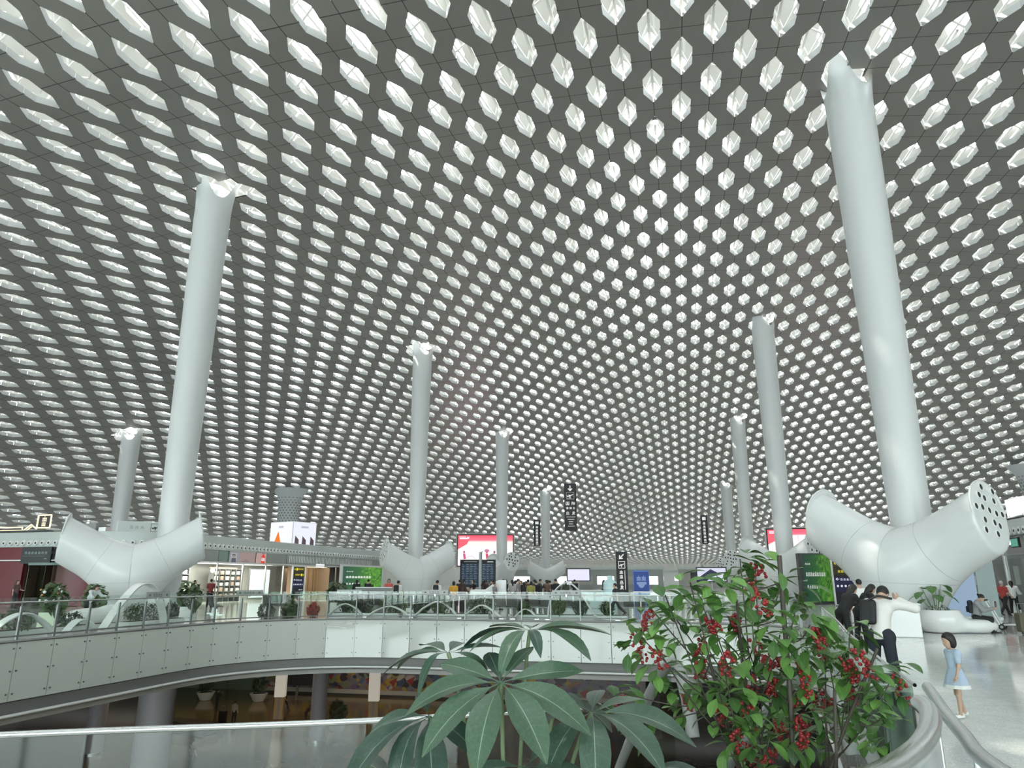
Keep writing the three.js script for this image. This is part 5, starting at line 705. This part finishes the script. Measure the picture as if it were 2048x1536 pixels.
[[-18.2, 31.6, 2, G1, 1.6, 'broad-leaved plant behind the curved balustrade corner'], [-17.4, 32.4, 1, mat([.34, .03, .03], .6), .8, 'low red-leaved hedge at the balustrade corner'], [-18.8, 30.6, 1, G4, .9, 'grey shrub at the bend of the balustrade']].forEach(([w, s, k, m, sc, l]) => shrub(w, s, 0, k, m, sc, l));
function boxPlanter(w, s, W, H, m, fm, k, sc, label, flowers) { const o = thing('box_planter', label, 'planter', [w, 0, -s], R(13)); part('box', rbox(W, H, W, .02, 0, H / 2, 0), m, o); part('soil', box(W - .06, .02, W - .06, 0, H, 0), SOIL, o); const f = part('foliage', shrubs[k].clone().scale(sc, sc, sc).translate(0, H, 0), fm, o); f.userData.kind = 'stuff'; part('stem', rod(V3(0, H - .05, 0), V3(0, H + sc * .5, 0), .025), STEM, o); if (flowers) for (let i = 0; i < 12; i++) part('flower', ball(.035 + .03 * hash2(i, 5), (hash2(i, 1) - .5) * sc * .62, H + sc * (.2 + .42 * hash2(i, 2)), .1 + sc * .22 * hash2(i, 3), 7), i % 3 ? M.white : mat([.5, .25, .12], .6), o); }
boxPlanter(-21.5, 21.5, .62, .62, mat([.60, .68, .50], .5), G1, 2, 1.5, 'pale green box planter with a flowering plant by the left arches', true);
boxPlanter(-16.95, 34.0, .6, .62, POTW, G1, 2, 1.5, 'white box planter with a dark green plant by the boutique', false);
boxPlanter(-22.6, 30.2, .6, .5, POTW, G1, 2, 1.7, 'white box planter with glossy leaves right of the left nozzle tree', false);
boxPlanter(-26.0, 28.2, .6, .4, POTW, G2, 2, 1.7, 'box planter with green leaves left of the left nozzle tree', false);
// white ribbon sculptures
M.ribbon = mat([.84, .85, .84], .3);
function ribbon(pts, W, label, frame) { const c = new THREE.CatmullRomCurve3(pts.map(p => V3(p[0], p[1], 0)), false, 'centripetal'), n = pts.length * 10, P = c.getPoints(n), rows = P.map((p, i) => { const a = P[Math.max(0, i - 1)], b = P[Math.min(n, i + 1)], t = V3().subVectors(b, a).normalize(), nn = V3(-t.y, t.x, 0).multiplyScalar(.028); return [[p.x + nn.x, p.y + nn.y, -W / 2], [p.x + nn.x, p.y + nn.y, W / 2], [p.x - nn.x, p.y - nn.y, W / 2], [p.x - nn.x, p.y - nn.y, -W / 2], [p.x + nn.x, p.y + nn.y, -W / 2]]; });
  const o = thing('ribbon_sculpture', label, 'sculpture', frame.at, frame.turn); part('ribbon', grid(rows), M.ribbon, o); const feet = pts.filter(p => p[1] < .03); for (const f of feet) part('foot_plate', box(.2, .02, W + .04, f[0], .01, 0), M.steel, o); return o; }
ribbon([[0, .02], [.45, .4], [.9, .6], [1.4, .42], [1.95, .02], [2.5, .3], [3.2, .5], [3.8, .3], [4.3, .02], [4.9, .45], [5.6, .72], [6.2, .42], [6.65, .02], [7.2, .35], [7.7, .58], [8.2, .35], [8.65, .02]], .22, 'long white wave-shaped ribbon sculpture behind the far balustrade', { at: [-16.8, 0, -32.75], turn: 0 });
ribbon([[0, .02], [.3, .3], [.55, .43], [.85, .3], [1.1, .02]], .2, 'small white arch right of the wave sculpture', { at: [-7.6, 0, -32.7], turn: 0 });
ribbon([[0, .02], [.1, .7], [.45, 1.35], [.95, 1.58], [1.45, 1.2], [1.9, .5], [2.25, .1], [3.1, .02]], .22, 'tall white arch with a curled foot near the black totem sign', { at: [-6.0, 0, -32.6], turn: 0 });
ribbon([[0, .02], [.6, .5], [1.2, .7], [1.8, .5], [2.5, .02]], .3, 'white arch at the left picture edge behind the balustrade', { at: [-20.0, 0, -17.7], turn: R(90) });
ribbon([[0, .02], [.35, .33], [.6, .4], [.95, .28], [1.3, .02]], .3, 'low white arch beside the pale green planter', { at: [-20.0, 0, -20.6], turn: R(90) });
ribbon([[0, .02], [.4, .55], [.9, 1.1], [1.45, 1.5], [1.95, 1.54], [2.5, 1.2], [2.9, .6], [3.15, .02]], .34, 'tall white ring-like arch in front of the left nozzle tree', { at: [-20.0, 0, -22.2], turn: R(90) });
// ---------------------------------------------------------------- furniture of the right-hand floor
M.gloss = mat([.80, .81, .80], .18);
{
  const f = (x, y, z) => { const e = (cx, cy, a, b, c) => (Math.hypot((x - cx) / a, (y - cy) / b, z / c) - 1) * Math.min(a, b, c); const bowl = smax(e(-.40, .42, .70, .62, .62), y - .74, .05), seat = smax(e(.55, .22, .80, .30, .5), y - .44, .06); let d = smin(bowl, seat, .22); d = Math.max(d, .02 - y); return smax(d, -Math.max(Math.hypot(x + .44, z) - .47, .6 - y), .02); };
  const o = thing('bench_planter', 'glossy white boulder-shaped bench with a leafy planter bowl', 'bench', [8.75, 0, -27.7], R(6)); part('shell', nets(f, [-1.3, -.05, -.8], [1.6, .9, .8], .035), M.gloss, o); part('soil', cyl(.46, .46, .03, -.44, .6, 0, 24), SOIL, o);
  const lf = shrubGeo(60, .3, .16, .3, .2, .04, 5000); part('undergrowth', lf.translate(-.44, .62, 0), G3, o).userData.kind = 'stuff';
  const bigL = blade(.34, .26, { droop: .35, fold: .08, pet: .2, wide: .4 }); const fx = [[-.35, .75, -60], [-.1, .95, -20], [.15, .8, 40], [-.5, .62, -110], [.3, .62, 80], [-.05, .65, 10], [-.25, .5, -80], [.22, .98, 110], [.05, .85, 170], [-.4, .9, 150]];
  for (const [x, y, a] of fx) { part('leaf_stalk', tube([V3(-.48, .55, 0), V3(-.48 + x * .5, .6 + y * .35, 0), V3(-.48 + x, .62 + y * .95, .05)], .011, 5, 8), STEMG, o); const m = new THREE.Mesh(bigL, bushMats[1]); m.name = 'leaf'; m.castShadow = m.receiveShadow = true; aim(m, V3(-.48 + x, .62 + y * .95, .05), R(a), R(18), 0, 1.25); o.add(m); }
}
{ // fire hydrant cabinet in front of the tree
  const o = thing('hydrant_cabinet', 'white slanted cabinet with a red round mark in front of the large nozzle tree', 'cabinet', [6.05, 0, -26.7], R(-4)); const sh = new THREE.Shape([[-.62, 0], [.62, 0], [.52, 1.14], [-.62, 1.14]].map(p => new THREE.Vector2(...p))); part('body', (() => { const g = new THREE.ExtrudeGeometry(sh, { depth: .45, bevelEnabled: true, bevelSize: .015, bevelThickness: .015, bevelSegments: 2 }); g.translate(0, .03, -.22); return g; })(), M.gloss, o);
  const d = new THREE.CylinderGeometry(.1, .1, .012, 24); d.rotateX(PI / 2); d.translate(.16, .74, .256); part('red_mark', d, mat([.24, .02, .03], .4), o); part('notice', box(.14, .2, .012, .36, .72, .256), mat([.55, .45, .45], .5), o); part('plinth', box(1.2, .04, .4, 0, .02, 0), M.darkGrey, o); }
{ // low white counter behind the leaning person
  const o = thing('white_counter', 'low white angular counter behind the leaning person', 'counter', [6.3, 0, -25.4], R(-10)); part('body', rbox(1.5, .95, .7, .03, 0, .475, 0), M.gloss, o); part('top', rbox(1.6, .05, .8, .02, 0, .975, 0), M.white, o); part('plinth', box(1.4, .06, .6, 0, .03, 0), M.darkGrey, o); }
{ // luggage trolley
  const o = thing('luggage_trolley', 'silver airport luggage trolley beside the seated person', 'trolley', [11.35, 0, -29.4], R(-28)); const r = .022, Y = .16;
  part('base_frame', [rod(V3(-.55, Y, -.25), V3(.75, Y + .06, -.2), r), rod(V3(-.55, Y, .25), V3(.75, Y + .06, .2), r), rod(V3(.75, Y + .06, -.2), V3(.75, Y + .06, .2), r), rod(V3(-.55, Y, -.25), V3(-.55, Y, .25), r), rod(V3(0, Y + .03, -.24), V3(0, Y + .03, .24), r)], M.steel, o); part('deck', box(1.1, .015, .42, .1, Y + .05, 0, 0, 0, .04), M.steel, o);
  part('upright_frame', [rod(V3(-.55, Y, -.25), V3(-.86, .98, -.25), r * 1.3), rod(V3(-.55, Y, .25), V3(-.86, .98, .25), r * 1.3), rod(V3(-.76, .72, -.25), V3(-.76, .72, .25), r)], M.white, o); part('handle', rod(V3(-.88, 1.0, -.3), V3(-.88, 1.0, .3), .03, 10), M.black, o); part('basket', [box(.02, .22, .5, -.62, .86, 0), box(.22, .02, .5, -.73, .76, 0)], M.steel, o);
  for (const [x, z] of [[-.5, -.25], [-.5, .25], [.65, 0]]) { const w = new THREE.TorusGeometry(.075, .03, 8, 18); w.translate(x, .105, z); const wh = part('wheel', w, M.black, o); const h = new THREE.CylinderGeometry(.05, .05, .03, 14); h.rotateX(PI / 2); h.translate(x, .105, z); part('wheel_hub', h, M.steel, wh); } }
{ const o = thing('suitcase', 'olive suitcase standing beside the seated person', 'suitcase', [10.75, 0, -27.5], R(20)); part('shell', rbox(.42, .6, .26, .05, 0, .36, 0), mat([.10, .095, .06], .5), o); part('handle', [rod(V3(-.12, .66, 0), V3(-.12, .95, 0), .01), rod(V3(.12, .66, 0), V3(.12, .95, 0), .01), rod(V3(-.13, .95, 0), V3(.13, .95, 0), .015)], M.steelDark, o); for (const x of [-.15, .15]) part('wheel', ball(.035, x, .035, .06, 8), M.black, o); }
{ // pale pebble-shaped bench by the left nozzle tree
  const o = thing('pebble_bench', 'smooth white pebble-shaped bench left of the ring arch', 'bench', [-22.6, 0, -24.6], R(70)); part('shell', nets((x, y, z) => { const e = (cx, cy, a, b, c) => (Math.hypot((x - cx) / a, (y - cy) / b, z / c) - 1) * Math.min(a, b, c); return Math.max(smin(e(-.3, .3, .9, .34, .5), e(.7, .38, .55, .4, .45), .3), .02 - y); }, [-1.3, -.05, -.65], [1.4, .9, .65], .05), M.gloss, o); part('foot', cyl(.5, .5, .03, 0, 0, 0, 24), M.grey, o); }
{ const o = thing('white_service_box', 'white service cabinet right of the ring arch', 'cabinet', [-21.9, 0, -27.2], R(50)); part('body', rbox(.8, 1.1, .5, .02, 0, .55, 0), M.gloss, o); const d = new THREE.CylinderGeometry(.09, .09, .012, 20); d.rotateX(PI / 2); d.translate(.1, .85, .256); part('round_mark', d, M.darkGrey, o); }
// grey notice plates along the far balustrade
const noticeTex = canvasTex(256, 64, (c, w, h) => { c.fillStyle = '#a9aeac'; c.fillRect(0, 0, w, h); c.fillStyle = '#5d6362'; c.strokeStyle = '#5d6362'; c.beginPath(); c.arc(34, 32, 11, 0, 7); c.fill(); c.beginPath(); c.arc(222, 32, 11, 0, 7); c.fill(); for (let i = 0; i < 4; i++) { glyph(c, 220 + i, 72 + i * 26, 18, 18, 2.4); } c.fillRect(76, 44, 100, 5); });
[[-15.2, 31.62, 0, 'grey notice plate on the balustrade before the green advertisement'], [-11.0, 31.62, 0, 'grey notice plate on the balustrade below the information screen'], [-5.0, 31.62, 0, 'grey notice plate on the balustrade beside the tall arch'], [-19.02, 23.6, R(90), 'grey notice plate on the balustrade below the left nozzle tree'], [-18.45, 28.6, R(62), 'grey notice plate at the bend of the balustrade']].forEach(([w, s, t, l]) => { const o = thing('notice_plate', l, 'sign', [w, 1.16, -s], t, 'notice plates on the balustrade'); part('plate', box(1.25, .22, .02, 0, 0, 0), M.grey, o); const q = new THREE.PlaneGeometry(1.23, .2); q.translate(0, 0, .012); part('plate_face', [q], faceMat(noticeTex), o); part('clip', box(.06, .1, .03, 0, -.12, 0), M.steel, o); });
// clear acrylic stands near the information screen
{ const o = thing('ticket_counter', 'pale green counter behind the far balustrade', 'counter', [-6.2, 0, -46], R(6)); part('body', rbox(3.0, 1.0, .8, .05, 0, .5, 0), mat([.62, .74, .74], .3), o); part('top', rbox(3.1, .06, .9, .02, 0, 1.03, 0), M.white, o); }  // counter body in one plain pale green colour
{ const o = thing('grey_canopy_table', 'grey angular reception desk behind the far balustrade beside the boutique', 'counter', [-17.4, 0, -39.4], R(10)); part('desk_body', rbox(1.9, .8, .7, .03, 0, .42, 0), M.grey, o); part('desk_top', rbox(2.1, .5, .06, .02, 0, 1.05, .2, 0, R(-28)), mat([.22, .24, .24], .3), o); part('edge_trim', rbox(2.15, .05, .08, .02, 0, 1.28, .08), M.white, o); }
{ const o = thing('white_gift_screen', 'white curved free-standing screen in front of the queue', 'partition', [-11.4, 0, -42.4], R(10)); part('screen_panel', nets((x, y, z) => Math.max(Math.abs(z - .25 * Math.sin(x * 1.4)) - .05, x - 1.1, -1.1 - x, y - (1.15 + .55 * Math.max(0, Math.min(1, (x + .2) * 1.2))), -y), [-1.2, -.05, -.5], [1.2, 1.9, .5], .04), M.gloss, o); part('foot', box(2.0, .03, .4, 0, .015, 0), M.grey, o); }
{ const o = thing('translucent_stand', 'pale turquoise bottle-shaped stand left of the totem sign', 'stand', [-4.4, 0, -45]); part('stand_body', lathe([[0, 0], [.42, 0], [.42, 1.5], [.36, 1.62], [.16, 1.72], [.14, 1.95], [0, 1.95]], 24), mat([.55, .74, .76], .25), o); part('shelf_ring', cyl(.46, .46, .04, 0, .7, 0), M.white, o); part('shelf_ring', cyl(.46, .46, .04, 0, 1.2, 0), M.white, o); }
// seat rows added behind the balustrade to darken the over-bright floor there
{
  const seat = (w, s, t, label) => { const o = thing('added_seats', label, 'bench', [w, 0, -s], t, 'black seat rows added to darken the bright floor'); part('beam', box(2.9, .06, .08, 0, .34, 0), M.steelDark, o); for (let k = 0; k < 5; k++) { part('seat', rbox(.5, .05, .48, .02, -1.16 + k * .58, .42, .02), M.darkGrey, o); part('backrest', rbox(.5, .5, .05, .02, -1.16 + k * .58, .7, -.24, 0, R(-10)), M.darkGrey, o); } for (const k of [-1, 1]) part('leg', [box(.06, .34, .06, k, .17, 0), box(.06, .04, .6, k, .02, 0)], M.steel, o); };
  [[-16.6, 37.2, 178, 'added row of black seats left of the green advertisement'], [-13.2, 35.7, 184, 'added row of black seats before the yellow-clad person'], [-9.6, 36.4, 176, 'added row of black seats behind the last full wave'], [-6.4, 37.4, 182, 'added row of black seats behind the tall arch'], [-1.6, 37.6, 180, 'added row of black seats below the blue stand'], [-23.6, 33.6, 130, 'added row of black seats right of the left nozzle tree'], [-21.6, 36.4, 150, 'added row of black seats before the shop shelves']].forEach(([w, s, a, l]) => seat(w, s, R(a), l));
}
// ceiling lamps hanging in some of the openings
{
  const can = cyl(.13, .13, .26, 0, 0, 0, 14), disc = cyl(.17, .2, .05, 0, -.06, 0, 16), glowL = mat([.8, .8, .8], .4, { emissive: new THREE.Color(1, 1, 1), emissiveIntensity: 2.2 }); let n = 0;
  for (const [i, j] of [[0, 8], [1, 8], [-2, 9], [0, 10], [-4, 10], [2, 11], [-1, 11], [-7, 9], [3, 12], [-3, 13], [5, 8], [6, 10]]) { const w = i * CW, s = (i % 2 ? .5 : 0) * CS + j * CS, p = camPix(w, ceilY(w, s), -s); if (!p) continue; const o = thing('opening_lamp', 'small black downlight with a white disc inside a ceiling opening', 'lamp', [w, ceilY(w, s) + .55, -s], 0, 'downlights inside the ceiling openings'); part('lamp_can', can, M.black, o); part('lamp_disc', disc, glowL, o); part('hanger', rod(V3(0, .2, 0), V3(0, 1.75, 0), .02, 5), M.truss, o); const l = new THREE.SpotLight(0xffffff, 30, 0, .6, .5); l.position.set(0, -.1, 0); l.target.position.set(0, -5, 0); l.castShadow = true; o.add(l, l.target); n++; }
}

// ---------------------------------------------------------------- lower level
{
  const mural = canvasTex(1024, 256, (c, w, h) => { c.fillStyle = '#858390'; c.fillRect(0, 0, w, h); const pal = ['#a04a48', '#b39c56', '#66748f', '#83688a', '#b9b5b0', '#54607a', '#9a7355', '#87927a', '#4a4752']; for (let i = 0; i < 1300; i++) { c.fillStyle = pal[i % 9]; const x = hash2(i, 21) * w, y = hash2(i, 22) * h, r = 3 + hash2(i, 23) * 15; c.beginPath(); if (i % 3) c.ellipse(x, y, r, r * (.3 + hash2(i, 24)), hash2(i, 25) * 3, 0, 7); else { c.moveTo(x, y); c.lineTo(x + r * 1.4, y - r); c.lineTo(x + r * .8, y + r * 1.2); } c.fill(); } });
  const o = thing('mural_wall', 'colourful abstract mural band on the lower level', 'mural', [-24, LOW, -71]); part('wall_panel', box(40, 7.0, .3, 0, 3.5, 0), M.wallLow, o); const q = new THREE.PlaneGeometry(39, 6.3); q.translate(0, 3.75, .16); part('painted_band', [q], faceMat(mural), o); part('skirting', box(40, .2, .05, 0, .1, .18), M.darkGrey, o);
  const g = thing('green_lower_wall', 'dark green wall panel behind the bowl planters on the lower level', 'partition', [-51.5, LOW, -72]); for (let k = 0; k < 4; k++) part('panel', box(3.4, 6.9, .2, -5.2 + k * 3.45, 3.45, 0), mat([.20, .28, .22], .4), g);
  const bowl = (w, s, label) => { const b = thing('bowl_planter', label, 'planter', [w, LOW, -s], 0, 'bowl planters on the lower level'); part('bowl', lathe([[0, 0], [.45, 0], [.5, .05], [.85, .72], [.83, .76], [.74, .76], [.7, .66], [0, .66]], 28), POTW, b); part('soil', cyl(.7, .7, .02, 0, .66, 0), SOIL, b); part('foliage', shrubs[1].clone().scale(1.2, 1.9, 1.4).translate(0, .66, 0), G3, b).userData.kind = 'stuff'; };
  bowl(-40.3, 65.6, 'pale bowl planter with a dark bush left of the lit pillar'); bowl(-45.8, 65.2, 'pale bowl planter behind the standing figures at the left'); bowl(-26.7, 54.8, 'pale bowl planter at the foot of the slim lower column');
  const pillar = (w, s, label) => { const p = thing('lit_pillar', label, 'pillar lamp', [w, LOW, -s], R(15), 'information pillars on the lower level'); part('wood_base', box(.75, 1.7, .5, 0, .85, 0), M.wood, p); part('base_strip', box(.12, 1.7, .52, 0, .85, .01), M.grey, p); part('lamp_head', box(.85, 2.2, .6, 0, 2.8, 0), mat([.55, .52, .46], .5, { emissive: new THREE.Color(1, .93, .78), emissiveIntensity: .3 }), p); };
  pillar(-33.8, 58.3, 'timber pillar with a pale glowing head on the lower level'); pillar(-25.2, 58.1, 'second timber pillar with pale head near the mural');
  const tv = thing('black_screen', 'black screen hanging below the mural on the lower level', 'screen', [-37.2, LOW, -67.2], R(8)); part('screen_panel', box(3.0, 2.0, .2, 0, 2.3, 0), M.black, tv); part('stand', box(.2, 1.3, .2, 0, .65, 0), M.steelDark, tv);
  const sc = thing('suitcase', 'dark suitcase beside the standing person on the lower level', 'suitcase', [-36.8, LOW, -54.9]); part('shell', rbox(.6, 1.0, .35, .05, 0, .55, 0), M.black, sc); part('handle', [rod(V3(-.15, 1.04, 0), V3(-.15, 1.4, 0), .012), rod(V3(.15, 1.04, 0), V3(.15, 1.4, 0), .012), rod(V3(-.16, 1.4, 0), V3(.16, 1.4, 0), .018)], M.steelDark, sc); for (const x of [-.2, .2]) part('wheel', ball(.04, x, .04, .08, 8), M.black, sc);
  const bn = thing('dark_sofa', 'long dark rounded seat on the lower level', 'sofa', [-37.3, LOW, -51.7], R(-10)); part('seat', rbox(4.4, .8, 1.6, .25, 0, .42, 0), M.sofa = mat([.03, .022, .016], .6), bn); part('plinth', box(4, .1, 1.3, 0, .05, 0), M.black, bn);
  // ceiling lights of the lower level
  [[-36, 62], [-30, 52], [-44, 56], [-22, 62], [-38, 46], [-14, 66], [-30, 68]].forEach(([w, s], i) => { const l = thing('lower_ceiling_light', 'warm square ceiling light of the lower level', 'lamp', [w, -2.44, -s], 0, 'ceiling lights of the lower level'); part('light_face', box(.7, .04, .7, 0, -.03, 0), mat([.6, .6, .5], .5, { emissive: new THREE.Color(1, .86, .62), emissiveIntensity: 1.5 }), l); part('light_frame', box(.8, .03, .8, 0, .0, 0), M.darkGrey, l); const r = new THREE.RectAreaLight(new THREE.Color(1, .84, .6), 64, .7, .7); r.position.set(0, -.07, 0); r.rotation.x = -PI / 2; l.add(r); });
}
{ // escalator balustrade dropping into the void behind the bush
  const o = thing('escalator', 'escalator with glass sides descending into the void behind the bush', 'escalator'); const A = V3(.9, 0, -6.2), B = V3(-1.6, -5.2, -14.5); const off = V3(.98, 0, .3).normalize();
  for (const k of [0, 1]) { const sh = off.clone().multiplyScalar(k * -1.1), a = A.clone().add(sh), b = B.clone().add(sh); part('glass_side', geoFrom([a.x, a.y + .1, a.z, b.x, b.y + .1, b.z, b.x, b.y + 1.0, b.z, a.x, a.y + 1.0, a.z], [0, 1, 2, 0, 2, 3], [0, 0, 1, 0, 1, 1, 0, 1]), M.glassGreen, o); part('moving_handrail', tube([a.clone().add(V3(.15, .55, .5)), a.clone().add(V3(.1, .95, .4)), a.clone().add(V3(0, 1.02, 0)), a.clone().lerp(b, .5).add(V3(0, 1.0, 0)), b.clone().add(V3(0, 1.0, 0))], .05, 8, 40), M.grey, o); part('skirt', [rod(a.clone().add(V3(0, .05, 0)), b.clone().add(V3(0, .05, 0)), .09, 8)], M.steel, o); }
  for (let i = 0; i < 26; i++) { const t = i / 26, c = A.clone().lerp(B, t).add(off.clone().multiplyScalar(-.55)); part('step', box(.98, .2, .36, c.x, c.y - .06, c.z, Math.atan2(off.z, off.x) * -1), M.steelDark, o); }
}
renderer.render(scene, camera);
